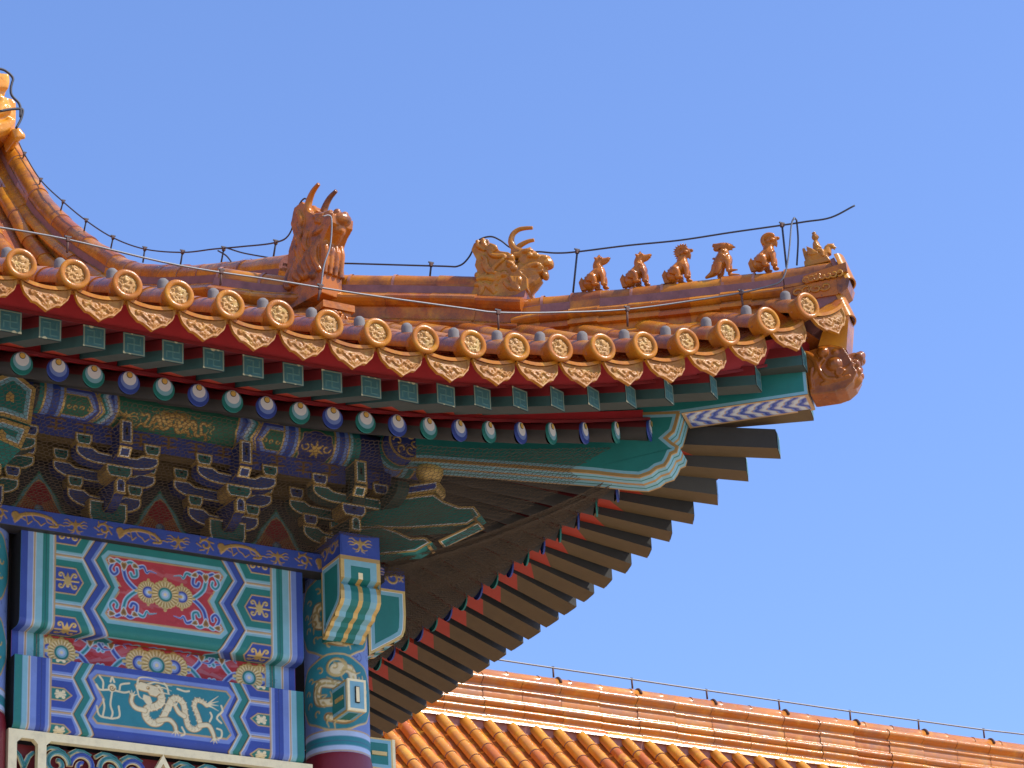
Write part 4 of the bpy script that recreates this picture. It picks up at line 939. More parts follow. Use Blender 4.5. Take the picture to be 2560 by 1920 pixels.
mb.add([dpt(2.335, z, o_) for z, o_ in ((10.852, -hw), (10.852, hw), (11.12, hw), (11.12, -hw))], [(0, 1, 2, 3)], M['gold'])
Lc = (2.335-1.74)*q2; P = Paint(Lc, 2*hw, RES, 'line'); P.rect(.022, Lc-.022, .022, 2*hw-.022, 'white')
k = -.12
while k < Lc+.1:                                                       # blue chevrons with shaded steps
    def chev(a): return [(k+a+.02*math.sin(v*6.2832*3)*.5+.085*(1-abs(v-.5)*2)*-1+.06, .022+v*(2*hw-.044)) for v in np.linspace(0, 1, 22)]
    for a, w_, c in ((.000, .010, 'line'), (.012, .018, 'lblue'), (.026, .018, 'blue'), (.042, .016, (.10, .14, .42, 0)), (.056, .012, (.42, .44, .52, 0))):
        P.line([q for q in chev(a) if .018 < q[0] < Lc-.018] or [(-1, -1), (-1.01, -1)], w_, c)
    k += .098
for r_ in ((0, .022, 0, 2*hw), (Lc-.022, Lc, 0, 2*hw), (0, Lc, 0, .022), (0, Lc, 2*hw-.022, 2*hw)): P.rect(*r_, 'line')
def fn(X, Y):
    d = 1.74+X/q2; off = hw-Y; z = 10.858-.012*X
    return np.stack([d, -d, z], -1)+off[..., None]*DN, np.broadcast_to(-ZA, X.shape+(3,))
P.mesh(mb, fn); mb.build("upper_corner_beam", CB)
# ------------------------------------------------------------------ tiled roof: rows of barrel tiles, pans, end discs, drip tiles, nail caps
_po = [-6.2, -5.7, -5.2, -4.8, -4.3, -3.8, -3.3, -2.65, -1.7, -1.15, -.5, 0, .6, 1.2, 1.8, 2.36, 2.8]
_pz = [16.15, 15.6, 15.0, 14.62, 14.22, 13.85, 13.5, 13.13, 12.70, 12.45, 12.17, 11.88, 11.57, 11.24, 10.90, 10.63, 10.42]
def roof_pt(x, o):
    """o: distance out from the column line along a tile row"""
    s = S2(x); return np.array([x, -o, np.interp(o-.25*s, _po, _pz)+.71*UP[0]*s+.12*UP[0]*max(0., (float(x)-1.2)/.94)**1.4*min(1, max(0., o/1.5))])
PITCH = .3255
XT = [-3.135+.320*k if k <= 9 else -.255+.2995*(k-9) for k in range(-5, 18)]
def row_end(x): return x if x > -.16 else -6.0
def barrel_row(x, o_end=None, name="tile_row", back=0.0):
    mb = MB(); o0 = 2.37+.25*S2(x)-back; o1 = (row_end(x)+.06) if o_end is None else o_end; L = o0-o1
    if L < .2: o0 = o1+.2; L = .2
    n = max(1, int(round(L/.36))); e = np.linspace(o0, o1, n+1); t = np.linspace(-.25, np.pi+.25, 12)
    for k in range(n):
        a, b = roof_pt(x, e[k]), roof_pt(x, e[k+1]+.0); T = (b-a)/np.linalg.norm(b-a); W = np.cross(XA, T); W = W if W[2] > 0 else -W
        secs = []
        for q, r in ((a-T*.01, .084), (a+T*.03, .083), (b, .076)):
            secs.append(q+W*.028+np.cos(t)[:, None]*XA*r+np.sin(t)[:, None]*W*r)
        g = np.array(secs); b0 = mb.grid(g, M['tile'], smooth=True, tone=rnd.random()**1.5)
        mb.add(g[0], [list(range(12))], M['mortar'] if rnd.random() < .35 else M['tile'], tone=.8)
    return mb.build(name, HALL)
def end_tile_mesh(k):
    """disc with a coiled dragon in relief, rim, and a short barrel behind it; faces -y, centre at the origin"""
    mb = MB(); R = .092
    mb.lathe((0, 0, 0), (0, -1, 0), [(.080, -.10), (.086, -.02), (R, 0), (R+.001, .012), (R-.006, .018), (.064, .018), (.060, .006)], M['disc'], 30, tone=rnd.random())
    P = Paint(.124, .124, .0027, 'black', -.062, -.062); q = smooth_path([(.012, -.034), (.034, -.022), (.034, .004), (.010, .010), (-.016, .0), (-.036, .012), (-.030, .034), (-.006, .040), (.018, .030)], 44)
    P.line(q, .017, 'white', .010, taper=(1.1, .5)); P.disc((.0, -.030), .015, 'white', .012); P.line(curl((.0, -.028), .022, 200, .8, 14, .8), .007, 'white', .008)
    for j in range(22):
        i = rnd.randrange(len(q)); a = rnd.uniform(0, 6.28); e = q[i]+rnd.uniform(.014, .026)*np.array([math.cos(a), math.sin(a)])
        P.line([q[i], e], .008, 'white', .008)
    for j in range(14): a = rnd.uniform(0, 6.28); r_ = rnd.uniform(.03, .054); P.line(curl((r_*math.cos(a), r_*math.sin(a)), .009, rnd.uniform(0, 360), .7, 8, .4), .006, 'white', .008)
    X, Y = np.meshgrid(P.x, P.y); m = np.hypot(X, Y) > .061; P.z[m] = 0
    Z = P.z.copy()
    for _ in range(1): Z[1:-1, 1:-1] = (Z[1:-1, 1:-1]*2+Z[:-2, 1:-1]+Z[2:, 1:-1]+Z[1:-1, :-2]+Z[1:-1, 2:])/6
    V = np.stack([X, -.004-Z, -Y], -1); nx, ny = P.nx, P.ny; idx = np.arange(nx*ny).reshape(ny, nx)
    keep = (np.hypot(X, Y) < .0625)
    f = [[int(idx[j, i]), int(idx[j, i+1]), int(idx[j+1, i+1]), int(idx[j+1, i])][::-1] for j in range(ny-1) for i in range(nx-1) if keep[j, i] and keep[j+1, i+1] and keep[j, i+1] and keep[j+1, i]]
    mb.add(V.reshape(-1, 3), f, M['relief'], True, tone=rnd.random()); return mb
def drip_mesh(k):
    """curved shield-shaped drip tile with a running dragon; hangs from the origin, faces -y"""
    P = Paint(.30, .17, .003, 'black', -.15, 0)
    q = smooth_path([(-.09, .045), (-.06, .035), (-.04, .06), (-.01, .07), (.01, .045), (.04, .05), (.06, .075), (.09, .06)], 40)
    P.line(q, .015, 'white', .010, taper=(1.1, .6)); P.disc((-.085, .045), .014, 'white', .011)
    for j in range(24):
        i = rnd.randrange(len(q)); a = rnd.uniform(0, 6.28); P.line([q[i], q[i]+rnd.uniform(.015, .03)*np.array([math.cos(a), math.sin(a)])], .008, 'white', .007)
    for j in range(8): P.line(curl((rnd.uniform(-.06, .06), rnd.uniform(.08, .11)), .010, rnd.uniform(0, 360), .7, 8, .4), .006, 'white', .006)
    P.rect(-.15, .15, 0, .012, 'white', .004)
    def low(x):                                   # scalloped lower outline
        a = np.abs(x)/.1501; base = .020+.098*(1-np.minimum(a, 1)**4.2)**.8+.030*np.clip(1-a/.30, 0, 1)**1.3
        sc_ = .008*np.abs(np.sin(np.abs(x)*np.pi/.043)); return base-sc_*(a > .3)
    nu, nv = 60, 24; xs = np.linspace(-.15, .15, nu); V = []
    sag = lambda x: -.028*(1-(x/.15)**2)
    import itertools
    G = np.zeros((nu, nv, 3)); H = np.zeros((nu, nv)); rimm = np.zeros((nu, nv))
    for i, x in enumerate(xs):
        h = max(.012, low(np.array(x))); v = np.linspace(0, 1, nv)
        zz = v*h; G[i, :, 0] = x; G[i, :, 2] = sag(x)-zz; G[i, :, 1] = -.006-zz*.12
        ii = int(np.clip((x+.15)/.003, 0, P.nx-1)); jj = np.clip((zz/.003).astype(int), 0, P.ny-1)
        rim_ = np.clip(1-(h-zz)/.016, 0, 1); H[i] = np.where((h-zz < .016) | (abs(x) > .134), .010, P.z[jj, ii]*np.clip((h-zz-.018)/.006, 0, 1))
    G[:, :, 1] -= H
    mb = MB(); mb.grid(G, M['drip'], smooth=True, tone=rnd.random())
    B = G.copy(); B[:, :, 1] = -.006-(sag(xs)[:, None]-G[:, :, 2])*.12+.016; mb.grid(B, M['disc'], smooth=True, flip=True)
    E_ = np.stack([G[:, -1], B[:, -1]], 1); mb.grid(E_, M['disc'], smooth=True)
    t = np.array([[(x, -.022, sag(x)+.018), (x, -.022, sag(x)-.004), (x, .10, sag(x)+.018+.05)] for x in xs]); mb.grid(t[:, [1, 0, 2]], M['disc'], smooth=False, tone=.4)
    return mb
def cap_mesh():
    mb = MB(); mb.lathe((0, 0, 0), (0, 0, 1), [(.034, -.04), (.035, .026), (.032, .044), (.020, .056), (.002, .060)], M['cap'], 14); return mb
discs = [end_tile_mesh(k).build("end_tile", HALL) for k in range(3)]; drips = [drip_mesh(k).build("drip_tile", HALL) for k in range(2)]; cap0 = cap_mesh().build("nail_cap", HALL)
used = set()
def put(o, x, y, z, rz=0.0, ry=0.0):
    if o.name in used: c = o.copy(); COL.objects.link(c)
    else: c = o; used.add(o.name)
    c.location = (x, y, z); c.rotation_euler = (0, ry, rz); return c
disc_pos = []
for k, x in enumerate(XT):
    s = float(S2(x)); o_ = 2.39+.25*s; p = roof_pt(x, o_); zc = p[2]+.05
    disc_pos.append((x, -o_, zc)); rz = math.atan(.5*(x+1.2)/3.7**2*1.0)*.5 if x > -1.2 else 0
    row = barrel_row(x)
    d = put(discs[k % 3], x, -o_-.055, zc, rz, rnd.uniform(-.2, .2)); c_ = roof_pt(x, o_-.17); n = put(cap0, x, c_[1], c_[2]+.118)
    dz = (roof_pt(x+.01, o_)[2]-roof_pt(x-.01, o_)[2])/.02; xm = x+(XT[k+1]-x if k+1 < len(XT) else .3)/2; sm = float(S2(xm)); pm = roof_pt(xm, 2.40+.25*sm)
    t = put(drips[k % 2], xm, pm[1]-.012, pm[2]-.030, rz, -math.atan(dz)*.8)
UP[0] = .58
for x in XT:
    if x > -2.9: barrel_row(x, .35 if x <= -.16 else None, back=.1+.5*float(np.clip((x+.4)/1.4, 0, 1))).matrix_local = MIRROR
UP[0] = 1.0
mb = MB()
for k in range(len(XT)):                                              # pans between the rows
    xa = XT[k]; u = np.linspace(.0, 1, 7); nv = 30
    G = np.zeros((7, nv, 3))
    for i, q in enumerate(u):
        x = xa+(XT[k+1]-xa if k+1 < len(XT) else .3)*q; o0 = 2.40+.25*S2(x); o1 = row_end(max(x, -.15)) if xa > -.3 else -6.0
        for j, w in enumerate(np.linspace(0, 1, nv)):
            p = roof_pt(x, o0+(o1-o0)*w); p[2] += -.045*(1-(2*q-1)**2)+.005*((j % 2)-.5); G[i, j] = p
    mb.grid(G, M['tile'], smooth=False, tone=.9)
o = mb.build("pan_tile_bed", HALL); UP[0] = .58
mb = MB(); n = 14
G = np.array([[roof_pt(x, o_) for o_ in np.linspace(2.30+.25*S2(x)-.55*np.clip((x+.4)/1.4, 0, 1), max(x, .1), n)] for x in np.linspace(-4.0, 2.45, 50)]); mb.grid(G[:, :, :], M['tile'], tone=.9); UP[0] = 1.0
o = mb.build("pan_tile_bed", HALL); o.matrix_local = MIRROR

# ---- ridges
def ridge(name, path, lat, prof, capr, seg, lens, body=M['ridge'], cap=M['ridge'], mort=.5, lift=None):
    root = empty(name); root.parent = HALL; P = smooth_path(path, 120); d = np.r_[0, np.cumsum(np.linalg.norm(np.diff(P, axis=0), axis=1))]
    def pt(s): return np.array([np.interp(s, d, P[:, k]) for k in range(3)])
    lat = np.asarray(lat, float); n = int(round(d[-1]/seg)); mb, mc = MB(), MB(); t = np.linspace(-.35, np.pi+.35, 11)
    for k in range(n):
        jl, ju = rnd.uniform(-.004, .004), rnd.uniform(-.006, .004); a, b = d[-1]*k/n, d[-1]*(k+1)/n; ss = [a, (a+b)/2, b]; tone = rnd.random()**1.6; secs, caps = [], []
        for i, s in enumerate(ss):
            p = pt(s); q = pt(min(s+.02, d[-1])); r_ = pt(max(s-.02, 0)); T = q-r_; T /= np.linalg.norm(T); U = np.cross(lat, T); U = U if U[2] > 0 else -U
            p = p+lat*jl+U*ju
            secs.append(np.array([p+lat*w+U*h for w, h in prof]+[p-lat*w+U*h for w, h in prof[::-1]]))
            rr = capr*(1.0 if i else 1.05)
            caps.append(p-U*capr+np.cos(t)[:, None]*lat*rr+np.sin(t)[:, None]*U*rr)
        mb.loft(secs, body, caps=True, smooth=False, tone=tone)
        mc.grid(np.array(caps), cap, smooth=True, tone=rnd.random()**1.4); mc.add(caps[0], [list(range(11))], M['mortar']); mc.add(caps[-1], [list(range(11))[::-1]], M['mortar'])
        if rnd.random() < mort:
            p = pt(a); q = pt(a+.015); T = (q-p)/np.linalg.norm(q-p); U = np.cross(lat, T); U = U if U[2] > 0 else -U
            mc.grid(np.array([x-U*capr+np.cos(t)[:, None]*lat*capr*1.09+np.sin(t)[:, None]*U*capr*1.09 for x in (p-T*.004, p+T*.016)]), M['mortar'], smooth=True)
    for w, h0, h1 in lens:                                             # lime mortar band under the cap
        for s_ in (1, -1):
            G = []
            for s in np.linspace(0, d[-1], n*2+1):
                p = pt(s); T = pt(min(s+.02, d[-1]))-pt(max(s-.02, 0)); T /= np.linalg.norm(T); U = np.cross(lat, T); U = U if U[2] > 0 else -U; G.append([p+s_*lat*w+U*h0, p+s_*lat*w+U*h1])
            mb.grid(np.array(G), M['mortar_dark'], smooth=False, flip=(s_ < 0))
    mb.build("ridge_course", root); mc.build("ridge_cap", root); return root
M['mortar_dark'] = painted("weathered_pink_mortar", (.27, .125, .115), .9, .8, .5, 10)
def round_(w, z0, z1, out, n=5): return [(w+out*math.sin(np.pi*k/n), z0+(z1-z0)*k/n) for k in range(n+1)]
pf_small = [(.055, -.05), (.060, -.085), (.075, -.09), (.075, -.145), (.088, -.15), (.10, -.155)] + round_(.10, -.157, -.22, .032) + [(.085, -.225), (.085, -.255), (.135, -.26), (.135, -.285), (.095, -.29), (.095, -.345), (.12, -.35)] + round_(.12, -.352, -.415, .03) + [(.105, -.42), (.105, -.62)]
pf_big = [(.07, -.07), (.075, -.11), (.095, -.115), (.095, -.17), (.12, -.175)] + round_(.12, -.18, -.27, .045) + [(.10, -.275), (.10, -.36)] + round_(.11, -.365, -.43, .035) + [(.10, -.435), (.10, -.50), (.15, -.505), (.15, -.54), (.12, -.545), (.12, -.95)]
def hp(px, py, c=0.0): return on_plane(px, py, (1, 1, 0), c)
hip1 = [hp(*q) for q in ((1285, 757), (1350, 745), (1430, 737), (1500, 729), (1600, 720), (1700, 709), (1800, 697), (1900, 686), (1962, 678))]
ridge("hip_ridge", hip1, D1[[1, 0, 2]]*np.array([1, 1, 1]) if False else (-DN), pf_small, .068, .21, [(.078, -.088, -.147)], mort=.85)
ridge("hip_ridge", [hp(*q) for q in ((1962, 678), (2040, 664), (2112, 652))], -DN, pf_small[:4]+[(.09, -.15), (.09, -.17)], .070, .21, [(.078, -.088, -.147)], mort=.3)
hip2 = [hp(*q) for q in ((560, 672), (700, 690), (830, 690), (1000, 691), (1200, 695), (1330, 700))]
ridge("hip_ridge", hip2, -DN, pf_big[:-1]+[(.12, -1.1)], .075, .34, [(.098, -.112, -.172)], mort=.7)
XC = -.10
ch_px = [(70, 362), (33, 344), (51, 380), (70, 413), (98, 461), (122, 495), (163, 539), (216, 584), (268, 617), (325, 649), (407, 663), (529, 659), (610, 651), (735, 632)][1:]
chp = [at_x(*q, XC) for q in ch_px]; chp[-1][2] -= .02
ridge("gable_ridge", chp[::-1], (1, 0, 0), pf_big, .095, .40, [(.098, -.112, -.172)], mort=.12)
e_ = chp[0]
mb = MB(); mb.plate([(.6, 11.9), (6.3, 15.9), (12.8, 11.6)], (.0, 0, 0), YA, ZA, (1, 0, 0), .04, [(0, M['dred'])], M['dred'])       # gable board
mb.plate([(.5, 12.3), (1.5, 12.9), (3.5, 13.6), (5.2, 15.0), (6.2, 16.2), (7.2, 15.0), (8.9, 13.6), (10.9, 12.9), (12.9, 12.1), (12.4, 11.7), (6.2, 15.4), (.7, 11.9)], (.07, 0, 0), YA, ZA, (1, 0, 0), .06, [(0, M['red'])], M['red']); mb.build("gable_board", HALL)
mb = MB(); G = np.array([[(x, 12.0+(o_ if o_ < 0 else 0)*1.0+6.0+0*x if False else 12.0-(-6-o_)*-1+0, 0) for o_ in (0, 1)] for x in (0, 1)])
mb = MB(); G = np.array([[(x, 12.2-(-o_), 0) for o_ in np.linspace(-6.1, 2.4, 16)] for x in (-9.0, -.15)])
G = np.array([[(x, 12.2+o_, np.interp(o_, _po, _pz)) for o_ in np.linspace(-6.1, 2.4, 16)] for x in (-9.0, -.15)]); mb.grid(G, M['tile'], tone=.5); mb.build("rear_roof_slope", HALL)
ridge("main_ridge", [(-9, 6.15, 17.0), (-4, 6.15, 17.0), (-.75, 6.15, 17.02)], (0, 1, 0), pf_big, .1, .5, [], mort=.1)
# carved block under the hip ridge's tip, its angled cover tile and the corner drip
mb = MB()
def hq(px, py, c=-.1): p = on_plane(px, py, (1, 1, 0), c); return ((p[0]-p[1])/2*q2, p[2])
for poly, w in (([(1100, 155), (1385, 62), (1395, 120), (1115, 205)], .24), ([(945, 240), (1320, 160), (1330, 270), (960, 330)], .21), ([(1290, 165), (1375, 130), (1408, 175), (1395, 225), (1345, 265), (1280, 235)], .20)):
    pts = [hq(1600+a/2.677, 640+b/2.677) for a, b in poly]
    mb.plate(pts, tuple(-DN*0+DN*w/2), D1, ZA, DN, w, [(0, M['beast_weathered'])], M['beast_weathered'])
for k in range(7):
    a = hq(1600+(1115+k*38)/2.677, 640+(185-k*9)/2.677); c3 = D1*a[0]+ZA*a[1]+DN*.118; mb.tube([c3+D1*p[0]+ZA*p[1] for p in curl((0, 0), .026, 40*k, .9, 12, .3)], .007, M['ochre'], 6)
for k in range(4):
    a = hq(1600+(1060+k*62)/2.677, 640+(262-k*14)/2.677); c3 = D1*a[0]+ZA*a[1]+DN*.108; mb.tube([c3+D1*p[0]*1.3+ZA*p[1] for p in curl((0, 0), .03, 70*k, 1.0, 14, .3)], .008, M['ochre'], 6)
mb.build("carved_ridge_end", HALL)
mb = MB()
for (a0, b0), (a1, b1), w in (((1360, 12), (1437, 172), .105), ((1368, 270), (1442, 420), .10), ((1262, 300), (1372, 268), .09)):
    a = np.array(hq(1600+a0/2.677, 640+b0/2.677, 0)); b = np.array(hq(1600+a1/2.677, 640+b1/2.677, 0)); t = np.linspace(0, np.pi, 9)
    A = D1*a[0]+ZA*a[1]; B = D1*b[0]+ZA*b[1]; T = (B-A)/np.linalg.norm(B-A); U = np.cross(DN, T); U = U if U@D1 > 0 else -U
    for r in (w, w-.018): mb.grid(np.array([q+np.cos(t)[:, None]*DN*r+np.sin(t)[:, None]*U*r*.55-U*.05 for q in (A, B)]), M['disc'], smooth=True, tone=.2)
    ring = [B+np.cos(k)*DN*w+np.sin(k)*U*w*.55-U*.05 for k in t]+[B+np.cos(k)*DN*(w-.018)+np.sin(k)*U*(w-.018)*.55-U*.05 for k in t[::-1]]
    mb.add(ring, [[i, i+1, 16-i, 17-i] for i in range(8)], M['disc'], tone=.1)
    mb.box((A+B)/2-U*.07, (np.linalg.norm(B-A)*.9, w*1.5, .03), M['mortar_dark'], [T, DN, U])
mb.build("angled_cover_tile", HALL)
mb = MB()                                                              # glazed trough tile running down behind the corner dragon
a, b, c, d = [hq(1600+p[0]/2.677, 640+p[1]/2.677, -.06) for p in ((1250, 470), (1408, 424), (1392, 650), (1195, 655))]
mb.plate([a, b, c, d], tuple(DN*.10), D1, ZA, DN, .20, [(0, M['far_tile'])], M['ridge']); mb.build("valley_tile", HALL)
mb = MB()                                                              # lime-bedded core of the corner under the ridge tip
mb.plate([hq(1600+a/2.677, 640+b/2.677) for a, b in ((940, 300), (1150, 240), (1335, 215), (1330, 290), (1345, 330), (1320, 420), (1250, 470), (1120, 560), (1000, 500))], tuple(DN*.09), D1, ZA, DN, .18, [(0, M['mortar_dark'])], M['mortar_dark']); mb.build("corner_core", HALL)
# ------------------------------------------------------------------ glazed figures, beast heads, dragon head
def sculpt(mb, name, voxel=.006, sm=2, parent=None):
    o = mb.build(name, parent); m = o.modifiers.new("remesh", 'REMESH'); m.mode = 'VOXEL'; m.voxel_size = voxel; m.use_smooth_shade = True
    s = o.modifiers.new("smooth", 'SMOOTH'); s.iterations = sm; s.factor = .5
    return o
def cone(mb, a, b, r0, mat, n=8): mb.tube([a, (np.asarray(a)*.5+np.asarray(b)*.5), b], [r0, r0*.6, r0*.12], mat, n)
def limb(mb, pts, r, mat): mb.tube(smooth_path(pts, 14), np.interp(np.linspace(0, 1, len(smooth_path(pts, 14))), np.linspace(0, 1, len(r)), r), mat, 10)
def seated(kind, mat):
    """small seated roof beast, x forward, z up, about 0.23 m tall"""
    mb = MB(); m = mat
    mb.ball((.050, 0, .045), (.046, .048, .050), m); limb(mb, [(.045, 0, .055), (.085, 0, .085), (.115, 0, .115), (.122, 0, .145)], [.046, .046, .044, .034], m)
    mb.ball((.125, 0, .098), (.040, .040, .045), m)
    for s in (-1, 1):
        limb(mb, [(.06, s*.040, .040), (.075, s*.046, .070), (.092, s*.046, .035), (.082, s*.046, .012)], [.026, .030, .020, .014], m); mb.ball((.10, s*.046, .010), (.026, .015, .011), m)
        limb(mb, [(.135, s*.028, .10), (.146, s*.030, .06), (.142, s*.030, .012)], [.022, .017, .014], m); mb.ball((.152, s*.030, .010), (.020, .014, .011), m)
        for k in range(3): limb(mb, [(.10-.01*k, s*.036, .125-.006*k), (.075, s*.045, .10-.012*k), (.045, s*.046, .09-.012*k)], [.006, .005, .003], m)
    mb.plate([(-.005, .0), (.03, .0), (.022, .06), (.004, .095), (-.018, .06)], (0, -.02, 0), (1, 0, 0), ZA, (0, -1, 0), .026, [(0, m)], m)
    mb.plate([(.004, .0), (.022, .005), (.012, .088)], (0, .006, 0), (1, 0, 0), ZA, (0, -1, 0), .016, [(0, m)], m)
    if kind in (0, 1):
        limb(mb, [(.115, 0, .14), (.110, 0, .165), (.120, 0, .192)], [.034, .031, .030], m); mb.ball((.128, 0, .196), (.032, .027, .027), m)
        limb(mb, [(.14, 0, .192), (.165, 0, .193), (.188, 0, .199)], [.024, .019, .015], m); limb(mb, [(.14, 0, .178), (.165, 0, .180), (.182, 0, .190)], [.018, .013, .009], m)
        mb.ball((.190, 0, .203), (.010, .012, .009), m); cone(mb, (.122, 0, .21), (.126, 0, .243), .022, m)
        for s in (-1, 1): mb.ball((.14, s*.021, .206), .010, m); cone(mb, (.108, s*.02, .205), (.095, s*.03, .215), .012, m)
        if kind == 1:
            for k in range(5): mb.ball((.095+.008*k, -.036, .118+.012*(k % 3)), .012, m); mb.ball((.095+.008*k, .036, .118+.012*(k % 3)), .012, m)
    elif kind in (2, 4):
        limb(mb, [(.118, 0, .14), (.122, 0, .17)], [.036, .032], m); mb.ball((.135, 0, .198), (.036, .034, .034), m); limb(mb, [(.150, 0, .198), (.176, 0, .200)], [.026, .022], m)
        mb.ball((.184, 0, .208), (.013, .018, .010), m); limb(mb, [(.15, 0, .176), (.168, 0, .176)], [.018, .014], m); cone(mb, (.166, 0, .178), (.172, 0, .145), .016, m)
        for s in (-1, 1): mb.ball((.156, s*.022, .216), .010, m); mb.ball((.15, s*.03, .19), .014, m)
        if kind == 2:
            for k in range(9):
                a = math.radians(60+k*19); 
                for s in (-1, 0, 1): cone(mb, (.130+.028*math.cos(a), s*.022, .198+.028*math.sin(a)), (.130+.062*math.cos(a), s*.034, .198+.058*math.sin(a)), .013, m, 6)
        else:
            for k in range(10):
                a = math.radians(45+k*18)
                for s in (-1, 0, 1): mb.ball((.128+.040*math.cos(a), s*.024, .196+.038*math.sin(a)), .014, m)
            cone(mb, (.12, .012, .225), (.112, .016, .252), .012, m); cone(mb, (.12, -.012, .225), (.112, -.016, .252), .012, m)
    return mb
def standing_bird(mat):
    mb = MB(); m = mat
    limb(mb, [(.06, 0, .07), (.085, 0, .11), (.098, 0, .15), (.095, 0, .175)], [.044, .046, .038, .030], m); mb.ball((.11, 0, .10), (.042, .042, .05), m)
    limb(mb, [(.05, 0, .07), (.025, 0, .03), (-.03, 0, .004)], [.036, .026, .007], m)
    for s in (-1, 1):
        limb(mb, [(.07, s*.03, .07), (.065, s*.034, .03), (.05, s*.034, .004)], [.026, .020, .014], m); limb(mb, [(.12, s*.026, .09), (.124, s*.028, .05), (.12, s*.03, .01)], [.024, .016, .012], m)
        limb(mb, [(.12, s*.03, .010), (.15, s*.034, .010), (.185, s*.036, .006)], [.014, .010, .004], m)
        for k in range(4): mb.ball((.085+.015*(k % 2), s*.036, .10+.018*k), .013, m)
    mb.ball((.105, 0, .197), (.038, .030, .026), m); cone(mb, (.125, 0, .195), (.178, 0, .182), .022, m); cone(mb, (.125, 0, .185), (.16, 0, .165), .014, m)
    limb(mb, [(.09, 0, .205), (.06, 0, .210), (.035, 0, .222)], [.024, .020, .012], m); limb(mb, [(.07, 0, .19), (.05, 0, .19), (.045, 0, .20)], [.02, .014, .01], m)
    for k in range(6): mb.ball((.09+.013*k, 0, .222-.001*k*k), .009, m)
    for s in (-1, 1): mb.ball((.13, s*.022, .203), .009, m)
    mb.ball((.035, 0, .128), (.012, .01, .007), m); return mb
def on_hip(o, px, py, yaw=-45, dz=0.0, scale=1.0):
    p = hp(px, py); o.location = (p[0], p[1], p[2]+dz); o.rotation_euler = (0, 0, math.radians(yaw)); o.scale = (scale,)*3; return o
GRP = "glazed figures seated along the hip ridge"
lab = ["plain crested beast seated nearest the horned dragon head on the hip ridge", "crested beast with a curled shoulder wing, second along the hip ridge", "spiky maned bearded lion beast seated in the middle of the ridge row", "slim bird headed beast with splayed feet and swept back crest", "curly maned beast with two small ears, next to the rider"]
# rear paw of each beast in the photograph
foot = [(1456, 729), (1559, 721), (1664, 711), (1775, 695), (1880, 681)]
for k in range(5):
    mb = standing_bird(M['beast']) if k == 3 else seated(k, M['beast'])
    o = sculpt(mb, "roof_beast", .0036, 1); on_hip(o, *foot[k], scale=1.06 if k != 3 else 1.08); tag(o, lab[k], "roof figure", GRP)
# rider on a phoenix: body of the bird, the rider is a part of the same glazed piece
RD = empty("phoenix_rider"); p = hp(2016, 661); RD.location = p; RD.rotation_euler = (0, 0, math.radians(-45))
tag(RD, "small glazed man riding a phoenix at the very tip of the ridge", "roof figure", GRP)
mb = MB(); m = M['ochre']
limb(mb, [(.0, 0, .03), (.05, 0, .035), (.11, 0, .04), (.14, 0, .055)], [.030, .046, .046, .036], m); limb(mb, [(.14, 0, .05), (.15, 0, .08), (.15, 0, .094), (.168, 0, .102)], [.036, .028, .022, .021], m)
mb.ball((.172, 0, .102), (.028, .020, .018), m); cone(mb, (.187, 0, .098), (.216, 0, .082), .013, m); cone(mb, (.19, 0, .088), (.203, 0, .066), .009, m)
for k in range(4): mb.ball((.157+.012*k, 0, .120-.002*k), .007, m)
for s in (-1, 1):
    mb.plate([(-.004, .02), (.05, .02), (.032, .065), (.010, .09), (.0, .118), (-.016, .112), (-.012, .07)], (0, s*.02, 0), (1, 0, 0), ZA, (0, -1, 0), .016, [(0, m)], m)
    for k in range(4): limb(mb, [(.09-.01*k, s*.045, .05+.008*k), (.05, s*.048, .045+.012*k), (.015, s*.035, .06+.018*k)], [.009, .008, .004], m)
mb.box((.07, 0, -.005), (.16, .07, .03), M['mortar_dark']); mb.plate([(-.01, -.03), (.17, -.02), (.15, .02), (-.0, .02)], (0, -.035, 0), (1, 0, 0), ZA, (0, -1, 0), .07, [(0, m)], m); o = sculpt(mb, "phoenix", .0045, 2, RD)
mb = MB()
limb(mb, [(.085, 0, .06), (.082, 0, .10), (.078, 0, .14), (.078, 0, .162)], [.030, .029, .024, .013], m); mb.ball((.081, 0, .187), (.019, .017, .024), m); mb.ball((.10, 0, .186), .005, m); mb.lathe((.074, 0, .196), (-.1, 0, 1), [(.020, 0), (.016, .01), (.012, .018), (.017, .024), (.010, .032), (.001, .033)], m, 14)
mb.ball((.068, 0, .19), (.015, .019, .022), m)
for s in (-1, 1):
    limb(mb, [(.078, s*.024, .14), (.088, s*.030, .11), (.112, s*.014, .095)], [.012, .011, .009], m); limb(mb, [(.085, s*.025, .07), (.115, s*.035, .06), (.12, s*.036, .03), (.13, s*.036, .022)], [.020, .018, .013, .010], m)
    mb.ball((.099, s*.008, .192), .0035, m); mb.ball((.08, s*.018, .187), .005, m)
    for k in range(3): limb(mb, [(.07+.01*k, s*.029, .09), (.075+.012*k, s*.034, .06)], [.006, .006], m)
o = sculpt(mb, "rider", .0038, 1, RD)

def flat(f, pxs, **k): return [f(*q, **k) for q in pxs]
